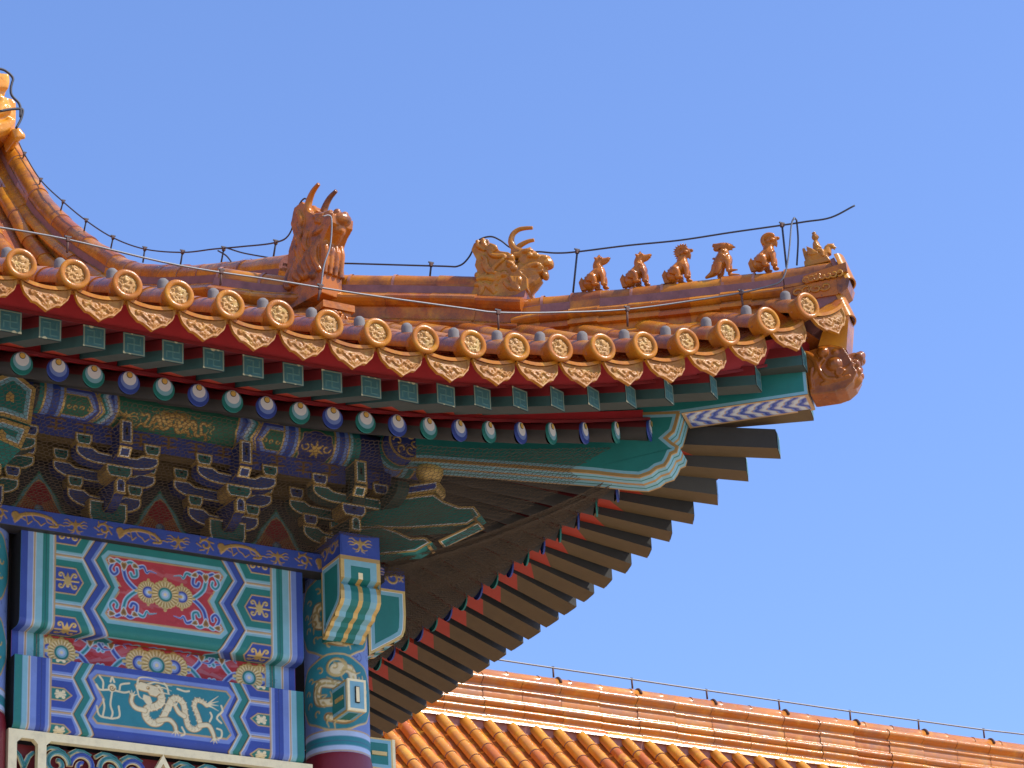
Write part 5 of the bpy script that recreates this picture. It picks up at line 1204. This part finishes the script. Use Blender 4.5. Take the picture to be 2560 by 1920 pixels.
# horned dragon head half way along the hip ridge (profile)
def hz(x, y): p = hp(1160+x/6.9125, 540+y/6.9125); return ((p[0]-p[1])/2*q2, p[2])
def h3(x, y, off=0): a = hz(x, y); return D1*a[0]+ZA*a[1]+DN*off
mb = MB(); m = M['ochre']
mane = [(180, 1600), (190, 1450), (270, 1270), (300, 1060), (255, 960), (280, 850), (195, 690), (240, 580), (310, 535), (400, 500), (485, 510), (500, 600), (620, 640), (690, 710), (830, 730), (930, 790), (960, 1000), (1150, 1160), (1165, 1360), (960, 1470), (560, 1540)]
mb.plate([hz(*q) for q in mane], tuple(DN*.10), D1, ZA, DN, .20, [(0, m)], m)
for s in (1, -1):
    def tb(pts, r, off=.10): 
        q = smooth_path([h3(a, b, s*off) for a, b in pts], 20); mb.tube(q, np.interp(np.linspace(0, 1, len(q)), np.linspace(0, 1, len(r)), r), m, 8)
    for pts in ([(305, 540), (330, 640), (440, 710)], [(400, 510), (420, 610), (480, 670)], [(490, 640), (560, 690), (590, 740)], [(520, 610), (610, 660), (640, 710)], [(385, 800), (450, 870), (460, 960), (525, 1040), (520, 1110)], [(400, 900), (440, 1010), (490, 1100)], [(480, 690), (540, 780), (640, 810), (760, 800), (780, 860)], [(760, 860), (640, 960), (570, 1040), (580, 1090), (700, 1110)], [(830, 900), (870, 930), (930, 960)]): tb(pts, [.014, .019, .010], .108)
    for (a, b), r in (((300, 1120), .024), ((420, 1150), .028), ((540, 1160), .028), ((660, 1150), .032), ((760, 1110), .032), ((870, 820), .028), ((860, 940), .03), ((930, 1010), .03), ((380, 1170), .025)): mb.ball(h3(a, b, s*.09), r, m)
    for pts in ([(280, 1200), (450, 1170), (640, 1200), (710, 1130)], [(250, 1300), (360, 1290), (380, 1400), (300, 1500)], [(420, 1260), (520, 1340), (600, 1450)], [(650, 1260), (560, 1330), (640, 1420)], [(760, 1240), (860, 1330), (1000, 1380)], [(850, 1150), (920, 1260), (870, 1400)], [(960, 1160), (960, 1280), (1020, 1400)], [(1010, 1160), (1020, 1290)]): tb(pts, [.018, .026, .014], .095)
    for pts in ([(950, 800), (880, 700), (870, 640)],): tb(pts, [.02, .016, .012], .05)
    mb.ball(h3(1190, 765, s*.078), .022, m); mb.ball(h3(1265, 755, s*.055), (.034, .03, .026), m, [D1, DN, ZA]); mb.ball(h3(1130, 690, s*.065), (.05, .035, .022), m, [D1, DN, ZA])
    tb([(900, 740), (1000, 740), (1110, 690), (1220, 680)], [.022, .026, .028, .018], .06); tb([(990, 900), (1030, 990), (1100, 980), (1180, 940), (1270, 910), (1330, 910)], [.022, .03, .026, .026, .022, .018], .065)
    tb([(950, 1100), (1010, 1070), (1090, 1060)], [.025, .028, .018], .06); mb.ball(h3(1405, 770, s*.038), (.032, .025, .022), m, [D1, DN, ZA]); mb.ball(h3(1335, 910, s*.055), .019, m); tb([(1280, 940), (1340, 960), (1400, 920)], [.014, .018, .012], .05); tb([(1290, 1000), (1340, 1010), (1400, 985)], [.012, .016, .010], .045)
    for k in range(4): tb([(940+40*k, 1120), (935+42*k, 1230)], [.014, .011], .085)
    hn = [(1200, 655), (1060, 680), (930, 640), (855, 530), (850, 440), (890, 350), (980, 285), (1090, 262), (1220, 255)] if s > 0 else [(1200, 640), (1060, 660), (960, 620), (915, 585), (960, 520), (1040, 470), (1120, 435), (1215, 415)]
    q = smooth_path([h3(a, b, .045 if s > 0 else .045) if s > 0 else h3(a, b, -.0) for a, b in hn], 40)
    if s < 0: q = q - DN*np.linspace(.03, .10, len(q))[:, None]*0
    mb.tube(q, np.linspace(.030, .013, len(q)), m, 10)
for pts, r, in (([(1000, 760), (1150, 790), (1290, 820)], [.075, .085, .06]), ([(1250, 800), (1340, 810), (1420, 810)], [.055, .06, .055]), ([(1350, 830), (1430, 850), (1440, 900)], [.05, .055, .04]), ([(1000, 1050), (1180, 1020), (1330, 1010)], [.10, .085, .05]), ([(1000, 900), (1150, 900), (1260, 880)], [.075, .07, .05]), ([(1080, 1200), (1200, 1130), (1320, 1060)], [.085, .07, .045]), ([(1340, 950), (1390, 1010)], [.045, .035])):
    q = smooth_path([h3(a, b) for a, b in pts], 14); mb.tube(q, np.interp(np.linspace(0, 1, len(q)), np.linspace(0, 1, 3 if len(r) == 3 else 2), r), m, 12)
mb.ball(h3(1412, 1040), (.026, .04, .03), m, [D1, DN, ZA]); mb.ball(h3(1425, 745), (.034, .04, .022), m, [D1, DN, ZA])
o = sculpt(mb, "ridge_dragon_head", .0042, 1); tag(o, "ochre glazed dragon head in profile with forward sweeping horns, mid hip ridge", "dragon head", "horned dragon heads on the ridges")

# taller horned head at the foot of the gable ridge, facing the front, muzzle raised
BH = MB(); m = M['beast_weathered']; bx, by, bz = XC, -.10, 12.22
FA = np.array([.24, -.971, 0]); SA = np.array([.971, .24, 0])
def bp(f, s, z): return np.array([bx, by, bz+z])+FA*f+SA*s
sil = [(-.24, -.1), (.12, -.1), (.13, .12), (.15, .27), (.20, .34), (.255, .385), (.265, .45), (.22, .485), (.10, .47), (.06, .53), (-.02, .60), (-.06, .685), (-.15, .67), (-.19, .56), (-.16, .46), (-.22, .36), (-.25, .16)]
BH.plate(sil, np.array([bx, by, bz])-SA*.095, FA, ZA, -SA, .19, [(0, m)], m)
def bt(pts, r): q = smooth_path([bp(*p) for p in pts], 18); BH.tube(q, np.interp(np.linspace(0, 1, len(q)), np.linspace(0, 1, len(r)), r), m, 9)
bt([(.02, 0, .41), (.12, 0, .43), (.24, 0, .445)], [.10, .095, .065]); BH.ball(bp(.25, 0, .44), (.075, .05, .05), m); BH.ball(bp(.20, 0, .37), (.06, .06, .05), m); bt([(.05, 0, .30), (.13, 0, .33), (.21, 0, .36)], [.09, .075, .045])
for s in (-1, 1):
    BH.ball(bp(.245, s*.035, .485), .028, m); BH.ball(bp(.10, s*.075, .465), .035, m); BH.ball(bp(.13, s*.09, .44), .022, m)
    bt([(.02, s*.06, .50), (.08, s*.075, .505), (.15, s*.07, .49)], [.025, .03, .02]); bt([(.05, s*.08, .38), (.12, s*.09, .375), (.19, s*.07, .40)], [.025, .028, .02])
    for k in range(7): bt([(.11-.055*k, s*.09, .33-.02*k), (.08-.05*k, s*.115, .20-.02*k), (.12-.05*k, s*.10, .06)], [.018, .030, .020])
    for k in range(5): bt([(-.10-.012*k, s*.10, .62-.09*k), (-.06-.01*k, s*.105, .53-.09*k), (-.10-.015*k, s*.105, .45-.09*k)], [.018, .024, .012])
    for k in range(5): bt([(.0-.03*k, s*.10, .42-.04*k), (-.03-.03*k, s*.105, .33-.05*k), (.01-.03*k, s*.10, .25-.05*k)], [.02, .026, .012])
    for k in range(4): BH.ball(bp(.07-.05*k, s*.095, .22-.02*k), .032, m); BH.ball(bp(.05-.06*k, s*.095, .06+.02*k), .036, m)
    bt([(.20, s*.045, .50), (.11, s*.055, .505), (.02, s*.062, .535), (-.025, s*.068, .59), (-.015, s*.072, .66), (.04, s*.076, .725), (.11, s*.08, .755)], [.024, .030, .033, .031, .027, .021, .015])
for k in range(4): bt([(.13, -.07+.047*k, .34), (.155, -.07+.047*k, .22), (.135, -.07+.047*k, .05)], [.016, .026, .018])
for k in range(3): bt([(-.02-.05*k, .0, .58+.03*k), (-.06-.04*k, .0, .66)], [.05, .03])
o = sculpt(BH, "ridge_dragon_head", .005, 1); tag(o, "weathered upright dragon head with two tall horns, muzzle raised, at the gable ridge foot", "dragon head", "horned dragon heads on the ridges")
mb = MB(); c = bp(.08, 0, -.24); mb.box(c+np.array([0, 0, .0]), (.24, .34, .05), M['beast_weathered']); mb.box(c-np.array([0, 0, .10]), (.20, .30, .16), M['beast_weathered'])
for k in range(5):
    for s_ in (0, 1):
        b = bp(.21-.075*k, -.125, -.33) if s_ else bp(.255, -.10+.05*k, -.33); mb.tube([b+(np.array([0, p[0], p[1]]) if s_ else np.array([p[0], 0, p[1]])) for p in curl((0, 0), .034, 60*k, .9, 12, .35)], .011, M['beast'], 7)
mb.build("carved_plinth", HALL)

# dragon head sleeve over the end of the corner beam
def tz(x, y): p = on_plane(1600+x/2.677, 640+y/2.677, (1, 1, 0), 0); return ((p[0]-p[1])/2*q2, p[2])
def t3(x, y, off=0): a = tz(x, y); return D1*a[0]+ZA*a[1]+DN*off
mb = MB(); m = M['sleeve']
mb.plate([tz(*q) for q in ((1105, 690), (1215, 655), (1380, 660), (1410, 700), (1440, 760), (1470, 820), (1440, 880), (1390, 925), (1320, 950), (1160, 972), (1130, 800))], tuple(DN*.105), D1, ZA, DN, .21, [(0, m)], m)
for s in (1, -1):
    def tt(pts, r, off): q = smooth_path([t3(a, b, s*off) for a, b in pts], 18); mb.tube(q, np.interp(np.linspace(0, 1, len(q)), np.linspace(0, 1, len(r)), r), m, 9)
    mb.ball(t3(1325, 690, s*.085), .032, m); tt([(1210, 660), (1290, 655), (1380, 655)], [.028, .03, .02], .08); mb.ball(t3(1245, 690, s*.10), .04, m)
    tt([(1120, 690), (1190, 740), (1210, 800), (1180, 860)], [.02, .028, .016], .10); tt([(1250, 730), (1215, 790), (1260, 860), (1330, 870)], [.014, .018, .014], .11); mb.ball(t3(1320, 770, s*.09), .055, m)
    tt([(1290, 800), (1340, 830), (1400, 800), (1440, 750)], [.02, .03, .028, .022], .085); mb.tube([t3(1358, 826, s*.115)+D1*p[0]+ZA*p[1] for p in curl((0, 0), .030, 0, 1.5, 24, .15)], .010, m, 7)
    mb.ball(t3(1450, 745, s*.05), .035, m); mb.ball(t3(1465, 790, s*.04), .03, m); mb.ball(t3(1470, 690, s*.03), .036, m); tt([(1170, 790), (1165, 860), (1175, 930)], [.012, .012, .012], .106)
    for k in range(4): tt([(1230+45*k, 905-12*k), (1260+45*k, 890-12*k), (1290+45*k, 885-14*k)], [.008, .012, .008], .106)
tt2 = lambda pts, r: mb.tube(smooth_path([t3(a, b) for a, b in pts], 16), np.interp(np.linspace(0, 1, len(smooth_path([t3(a, b) for a, b in pts], 16))), np.linspace(0, 1, len(r)), r), m, 12)
tt2([(1380, 740), (1430, 710), (1465, 685)], [.08, .062, .05]); tt2([(1400, 830), (1440, 820), (1465, 795)], [.08, .06, .035]); mb.ball(t3(1478, 668), .032, m)
o = sculpt(mb, "beam_end_dragon", .0048, 1); tag(o, "brown glazed dragon head capping the tip of the corner beam under the eaves", "dragon head")

# ridge-end dragon at the top left edge of the picture
mb = MB(); m = M['far_tile']; yy = 6.1
def yz(px, py, o_=0): p = at_y(px, py, yy-o_); return (p[0], p[2])
mb.plate([yz(*q, .25) for q in ((-170, 400), (36, 330), (41, 300), (41, 270), (40, 256), (33, 248), (18, 243), (0, 238), (-60, 238), (-170, 250))], (0, yy-.25, 0), XA, ZA, -YA, .5, [(0, m)], m)
mb.plate([yz(*q, .12) for q in ((-40, 182), (-8, 178), (0, 180), (16, 188), (23, 196), (21, 208), (16, 226), (13, 238), (-30, 246))], (0, yy-.12, 0), XA, ZA, -YA, .26, [(0, m)], m)
for k in range(6):
    q = [(-30+9*k, 186), (-26+8.5*k, 205), (-22+7*k, 222)]; mb.tube([np.array([yz(*p, .13)[0], yy-.13, yz(*p, .13)[1]]) for p in q], .03, m, 8)
for pts in ([(-60, 262), (-20, 268), (2, 262), (4, 250), (-8, 244)], [(-60, 290), (-20, 286), (10, 276), (24, 274)], [(-60, 310), (-10, 316), (20, 312)], [(-20, 330), (10, 322), (30, 300)]): mb.tube(smooth_path([np.array([yz(*p, .26)[0], yy-.26, yz(*p, .26)[1]]) for p in pts], 16), .045, m, 8)
o = sculpt(mb, "ridge_end_dragon", .014, 2); tag(o, "glossy ridge end ornament cut off by the left edge, top of the gable ridge", "ridge ornament")
mb = MB(); f = [yz(*q, .3) for q in ((30, 322), (46, 318), (62, 334), (58, 344), (48, 352), (38, 352))]
mb.plate(f, (0, yy-.3, 0), XA, ZA, -YA, .25, [(0, M['far_tile'])], M['far_tile'])
for k in range(4): mb.tube([np.array([yz(44+4*k, 322+5*k, .3)[0], yy-.3, yz(44+4*k, 322+5*k, .3)[1]]), np.array([yz(44+4*k, 340, .3)[0], yy-.3, yz(44+4*k, 346, .3)[1]])], .028, M['far_tile'], 7)
o = sculpt(mb, "back_beast", .012, 1); tag(o, "tiny shell backed ornament jutting from the ridge end at upper left", "ridge ornament")
# ------------------------------------------------------------------ lightning cables
def cable(name, label, segs, posts, r=.006, mat='bwire', clips=True, r_post=.007):
    root = empty(name); tag(root, label, "cable", "lightning conductor cables")
    mb = MB()
    for s in segs: mb.tube(smooth_path(s, max(20, len(s)*6)), r, M[mat], 6)
    mb.build("conductor", root)
    for top, bot in posts:
        mb = MB(); mb.tube([top, bot], r_post, M['bwire' if mat == 'bwire' else 'rust'], 6); mb.box(top, (.022, .020, .026), M['rust']); mb.box(np.asarray(top)+np.array([0, 0, .018]), (.042, .009, .009), M['bwire'])
        mb.build("cable_post", root)
    return root
def c1(x, y): return (x/2.458, 100+y/2.458)
def c2(x, y): return (1100+x/1.9235, 450+y/1.9235)
gx = lambda x, y: at_x(*c1(x, y), XC)
segs = [[gx(*q) for q in ((-60, 420), (0, 440), (60, 505), (120, 640), (150, 700), (250, 860), (390, 995), (530, 1110), (695, 1215), (890, 1285), (1120, 1305), (1310, 1285), (1480, 1270), (1690, 1245), (1780, 1190), (1830, 1030), (1870, 975), (1895, 1000), (1935, 1080))],
        [gx(*q) for q in ((1340, 1295), (1390, 1325), (1425, 1368))], [gx(*q) for q in ((1400, 1280), (1500, 1310), (1655, 1338))]]
posts = [(gx(*a), gx(*b)) for a, b in (((150, 700), (128, 762)), ((250, 860), (233, 922)), ((388, 995), (368, 1065)), ((530, 1110), (514, 1185)), ((695, 1215), (680, 1285)), ((890, 1285), (878, 1368)), ((1122, 1305), (1108, 1385)), ((1375, 1285), (1358, 1375)), ((1695, 1245), (1680, 1335)), ((40, 490), (20, 560)))]
cable("ridge_cable", "dark lightning cable on short posts following the curved gable ridge", segs, posts, .0062)
hh = lambda x, y: hp(*c2(x, y))
segs = [[hp(*c1(x, y)) for x, y in ((1960, 1370), (2030, 1371), (2212, 1375))] + [hh(*q) for q in ((0, 414), (90, 413), (140, 370), (180, 295), (240, 272), (290, 290), (345, 328), (430, 345), (480, 345), (560, 351), (660, 345), (900, 315), (1150, 290), (1400, 252), (1640, 218), (1760, 200), (1880, 180), (1995, 122))],
        [hp(*c2(1703, 182), -.3), hp(*c2(1712, 190), -.15), hh(1716, 205), hh(1722, 290), hh(1716, 410)]]
posts = [(hh(660, 345), hh(640, 540)), (hh(1645, 218), hh(1666, 420)), (hp(930+148, 662), hp(930+145, 690))]
cable("hip_cable", "dark lightning cable held above the small beasts, rising past the ridge tip", segs, posts, .0062)
ey = lambda p, y=-2.02: at_y(*p, y)
segs = [[ey(c1(-40, 1145)), ey(c1(0, 1152)), ey(c1(410, 1225)), ey(c1(1100, 1385)), ey(c1(1700, 1478)), ey(c1(2212, 1560)), ey(c2(120, 618)), ey(c2(280, 637)), ey(c2(560, 637)), ey(c2(900, 622)), ey(c2(1250, 575), -2.10), *[hp(*c2(a, b), -.30) for a, b in ((1450, 542), (1590, 508), (1640, 485), (1665, 430), (1680, 330), (1690, 215), (1703, 182))]]]
posts = [(ey(c1(a, b)), ey(c1(a-6, b+80))) for a, b in ((418, 1226), (1360, 1425))] + [(ey(c1(1968, 1520)), ey(c1(1955, 1600)))] + [(ey(c2(a, b)), ey(c2(a+2, b+82))) for a, b in ((279, 637), (900, 622))] + [(hp(*c2(1448, 543), -.30), hp(*c2(1458, 620), -.30))]
cable("eave_cable", "grey galvanised cable running just above the round eave tiles", segs, posts, .0062, 'wire')
mb_ = [gx(*q) for q in ((1985, 1085), (2020, 1078), (2038, 1110), (2030, 1260), (1990, 1390), (1968, 1560))]
mb = MB(); mb.tube(smooth_path([p+np.array([-.125, -.28, .0]) for p in mb_], 30) if False else smooth_path([at_y(*c1(*q), -.42) for q in ((1985, 1085), (2020, 1078), (2038, 1110), (2030, 1260), (1990, 1390), (1968, 1560))], 30), .006, M['wire'], 6)
o = mb.build("down_cable"); tag(o, "grey cable loop hanging down the front of the upright dragon head", "cable", "lightning conductor cables")
q = [at_y(x/7.54, 160+y/7.54, 5.4) for x, y in ((-60, 85), (0, 92), (90, 120), (190, 195), (245, 275), (225, 360), (205, 450), (210, 560), (260, 640), (350, 730), (385, 830), (385, 1000))]
mb = MB(); mb.tube(smooth_path(q, 50), .012, M['bwire'], 6); mb.tube(smooth_path([at_y(x/7.54, 160+y/7.54, 5.4) for x, y in ((0, 890), (180, 858), (390, 845), (430, 890), (395, 1040), (305, 1210))], 30), .012, M['bwire'], 6)
o = mb.build("down_cable"); tag(o, "thin cable looped around the ridge end ornament at upper left", "cable", "lightning conductor cables")

# ------------------------------------------------------------------ bird netting under the eaves
def net_pt(u, v):
    """v = 0 at the plate beam, 1 under the ends of the round rafters; u runs along the front to the corner"""
    bx_ = np.where(u > -.6, -.6+(u+.6)*.43, u); s = S2(u)
    e = np.stack([u, -(1.40+.25*s), 10.527+.50*UP[0]*s-.05], -1); a = e[..., :2]
    B = np.stack([bx_, -.262+0*u, 10.178+0*u], -1)
    P = B+(e-B)*v[..., None]; P[..., 2] -= .05*4*v*(1-v)*(1+.5*np.sin(u*5.1)); return P
mb = MB(); du, dv = .034, .027
nu = int((1.50+3.5)/du); nv = 42; U0 = -3.5
pts = {}; V = []; E_ = []
def vid(i, j):
    if (i, j) not in pts: pts[(i, j)] = len(V); V.append((i, j))
    return pts[(i, j)]
for j in range(nv):                                                    # brick lattice pulled into hexagons
    for i in range(nu*2):
        E_.append((vid(i, j), vid(i+1, j)))
        if (i+j) % 2 == 0 and j+1 < nv: E_.append((vid(i, j), vid(i, j+1)))
ij = np.array(V, float); uu = U0+ij[:, 0]*du/2; vv = (ij[:, 1]+np.where((ij[:, 0]+ij[:, 1]) % 2 == 0, .17, -.17))/nv
uu += .006*np.sin(ij[:, 1]*.9+ij[:, 0]*.13); Pn = net_pt(uu, np.clip(vv, 0, 1))
Pn += np.random.default_rng(3).normal(0, .0022, Pn.shape)
def net_mesh(Pn, flip):
    vs, fs = [], []; w = .0017
    A = np.array([Pn[a] for a, b in E_]); B = np.array([Pn[b] for a, b in E_]); T = B-A; T /= np.linalg.norm(T, axis=1)[:, None]+1e-9
    u = np.cross(T, np.array([.3, .5, -.8])); u /= np.linalg.norm(u, axis=1)[:, None]+1e-9; q = np.cross(T, u)
    tri_ = [u*w, (-.5*u+.87*q)*w, (-.5*u-.87*q)*w]
    V_ = np.stack([A+t for t in tri_]+[B+t for t in tri_], 1).reshape(-1, 3); n = len(A); base = np.arange(n)[:, None]*6
    F = np.concatenate([base+np.array(f) for f in ([0, 1, 4, 3], [1, 2, 5, 4], [2, 0, 3, 5])])
    mb.add(V_, F.tolist(), M['net'])
net_mesh(Pn, False); UP[0] = .58; Pn = net_pt(uu, np.clip(vv, 0, 1))+np.random.default_rng(4).normal(0, .0022, Pn.shape); UP[0] = 1.0
Pm = Pn.copy(); Pm[:, 0], Pm[:, 1] = -Pn[:, 1], -Pn[:, 0]; net_mesh(Pm, True)
Pm = Pm+np.array([.012, .004, -.035]); Pm[:, 1] += .017; net_mesh(Pm, True)
o = mb.build("bird_net"); tag(o, "fine brown hexagonal mesh net stretched below the eaves over the brackets", "netting")

# ------------------------------------------------------------------ the hall behind: ridge and sunlit slope
FAR = empty("rear_hall", (17, 18, 0)); tag(FAR, "distant hall roof of bright orange tiles with a long glossy ridge", "hall")
YR = 18.0; pr = at_y(1700, 1000+1342/1.843, YR); ZT = pr[2]
def child(mb, nm): o = mb.build(nm, FAR); o.location = (-17, -18, 0); return o
def fz(v): return at_y(1560, 1000+v/1.843, YR)[2]
x0, x1 = 5.5, 27.0
base = at_y(1560, 1000+1333/1.843, YR)[2]; dzr = lambda v: base-(v-1333)/1.843*(fz(1333)-fz(1533))/(200/1.843)
prof = []
def rnd_mould(v0, v1, w, out, n=6):
    z0, z1 = dzr(v0), dzr(v1); return [(w+out*math.sin(np.pi*k/n), z0+(z1-z0)*k/n) for k in range(n+1)]
pf = [(.0, dzr(1330))] + [(.10*math.sin(a), dzr(1330)-.10*(1-math.cos(a))) for a in np.linspace(.3, 1.75, 6)] + [(.13, dzr(1363))] + rnd_mould(1366, 1408, .14, .06) + [(.12, dzr(1410)), (.12, dzr(1424)), (.17, dzr(1426)), (.18, dzr(1438)), (.15, dzr(1440))] + rnd_mould(1442, 1476, .15, .012) + rnd_mould(1478, 1512, .16, .05) + [(.14, dzr(1514))] + rnd_mould(1516, 1540, .18, .03) + [(.16, dzr(1543)), (.16, dzr(1558)), (.24, dzr(1560)), (.25, dzr(1572)), (.20, dzr(1574)), (.20, dzr(1600))]
n = 34; cap, crs = MB(), MB()
for k in range(n):
    a, b = x0+(x1-x0)*k/n, x0+(x1-x0)*(k+1)/n; off = rnd.uniform(-.006, .006); tone = rnd.random()
    for s in (1, -1):
        G = np.array([[(xx, YR-s*(w+off), z+off*.5) for w, z in pf[6:]] for xx in (a+.004, b-.004)]); crs.grid(G, M['far_ridge'], smooth=True, tone=tone, flip=(s < 0))
for k in range(n+8):
    a, b = x0+(x1-x0)*k/(n+8), x0+(x1-x0)*(k+1)/(n+8); t = np.linspace(-.3, np.pi+.3, 12); r = .115+rnd.uniform(-.003, .003)
    cap.grid(np.array([[(xx, YR-rr*math.cos(q), dzr(1330)-.115+rr*math.sin(q)) for q in t] for xx, rr in ((a, r*1.05), (a+.03, r*1.05), (a+.031, r), (b, r))]), M['far_ridge'], smooth=True, tone=rnd.random())
crs.box(((x0+x1)/2, YR, dzr(1480)), (x1-x0, .2, .6), M['mortar_dark']); child(cap, "ridge_cap"); child(crs, "ridge_course")
bar = MB(); zb_ = dzr(1600)
for k in range(n):
    a, b = x0+(x1-x0)*k/n, x0+(x1-x0)*(k+1)/n; t = np.linspace(-.2, np.pi+.4, 10); bar.grid(np.array([[(xx, YR-.24-.095*math.cos(q+.25), zb_+.02+.095*math.sin(q)) for q in t] for xx in (a+.004, b-.004)]), M['far_tile'], smooth=True, tone=rnd.random())
bar.box(((x0+x1)/2, YR-.20, zb_-.06), (x1-x0, .16, .20), M["mortar"]); child(bar, "cover_course")
PF = .372; SL = 1.0; xs0 = at_y(1044, 1789, YR-.3)[0]
def far_pt(x, s): return np.array([x, YR-.22-s*.72, zb_-.02-s*.70-.0*s+.012*s*s])
rows = []
proto = None
for kind in range(3):
    mb = MB(); e = np.arange(0, 3.8, .44)
    for k in range(len(e)-1):
        a, b = far_pt(0, e[k]+.02*rnd.random()), far_pt(0, e[k+1]); T = (b-a)/np.linalg.norm(b-a); W = np.cross(T, XA); W = W if W[2] > 0 else -W; t = np.linspace(-.2, np.pi+.2, 11)
        mb.grid(np.array([q+W*.03+np.cos(t)[:, None]*XA*r+np.sin(t)[:, None]*W*r for q, r in ((a, .082), (b-T*.04, .088), (b, .090))]), M['far_tile'], smooth=True, tone=rnd.choice([.0, .1, .2, .85, 1.0]))
        q = b; ring = q+W*.03+np.cos(t)[:, None]*XA*.09+np.sin(t)[:, None]*W*.09; mb.add(ring, [list(range(11))], M['mortar'])
    a = far_pt(0, 0); mb.ball(a+np.array([0, .0, .03]), (.105, .05, .10), M['mortar'])
    rows.append(mb)
protos = [child(mb, "tile_row") for mb in rows]
first = [True]*3
for i in range(-3, 44):
    x = xs0+PF*i
    if x > x1: break
    kk = rnd.randrange(3); o = protos[kk]
    if not first[kk]: o = o.copy(); COL.objects.link(o); o.parent = FAR
    first[kk] = False; o.location = (-17+x, -18, 0)
mb = MB(); G = []
for i in range(-4, 46):
    for q in (0, .25, .5, .75):
        x = xs0+PF*(i+q); dz = -.05*math.sin(np.pi*q); G.append([far_pt(x, s)+np.array([0, 0, dz+.012*(j % 2)]) for j, s in enumerate(np.arange(-.1, 6.0, .16))])
mb.grid(np.array(G), M['far_tile'], smooth=False, tone=.95); child(mb, "pan_tile_bed")
mb = MB(); G = np.array([[(x, YR+.1+s*.72, zb_-.02-s*.7) for s in (0, 3, 6)] for x in (x0, x1)]); mb.grid(G, M['far_tile'], tone=.5); child(mb, "rear_slope")
mb = MB(); mb.box(((x0+x1)/2, YR, 6.0), (x1-x0-1, 7.5, 12.0), M['plaster']); child(mb, "wall")
# its cable
cp = [at_y(900+x/1.3325, 1560+y/1.3325, YR) for x, y in ((380, 105), (450, 117), (643, 146), (905, 184), (1154, 221), (1395, 256), (1632, 291), (1860, 322), (2077, 352), (2212, 368), (2400, 396))]
pp = [(cp[i], at_y(900+x/1.3325, 1560+y/1.3325, YR)) for i, x, y in ((2, 645, 178), (3, 908, 215), (4, 1157, 250), (5, 1398, 285), (6, 1634, 320), (7, 1862, 352), (8, 2080, 380))]
far = cable("far_cable", "pale thin cable on posts above the distant orange ridge", [cp], pp, .013, 'wire', r_post=.014)
mb = MB()
for x, y in ((655, 190), (922, 228), (1172, 264), (1412, 298), (1648, 332), (1876, 366), (2096, 392)):
    p = at_y(900+x/1.3325, 1560+y/1.3325, YR); t = np.linspace(.2, np.pi-.2, 12); mb.tube([(p[0], YR-.125*math.cos(q), dzr(1330)-.115+.125*math.sin(q)) for q in t], .02, M['rust'], 6)
o = mb.build("strap", far)

# ------------------------------------------------------------------ ground
mb = MB(); mb.add([(-1500, -1500, 0), (1500, -1500, 0), (1500, 1500, 0), (-1500, 1500, 0)], [(0, 1, 2, 3)], M['stone'])
g = mb.build("paved_ground"); tag(g, kind="structure")
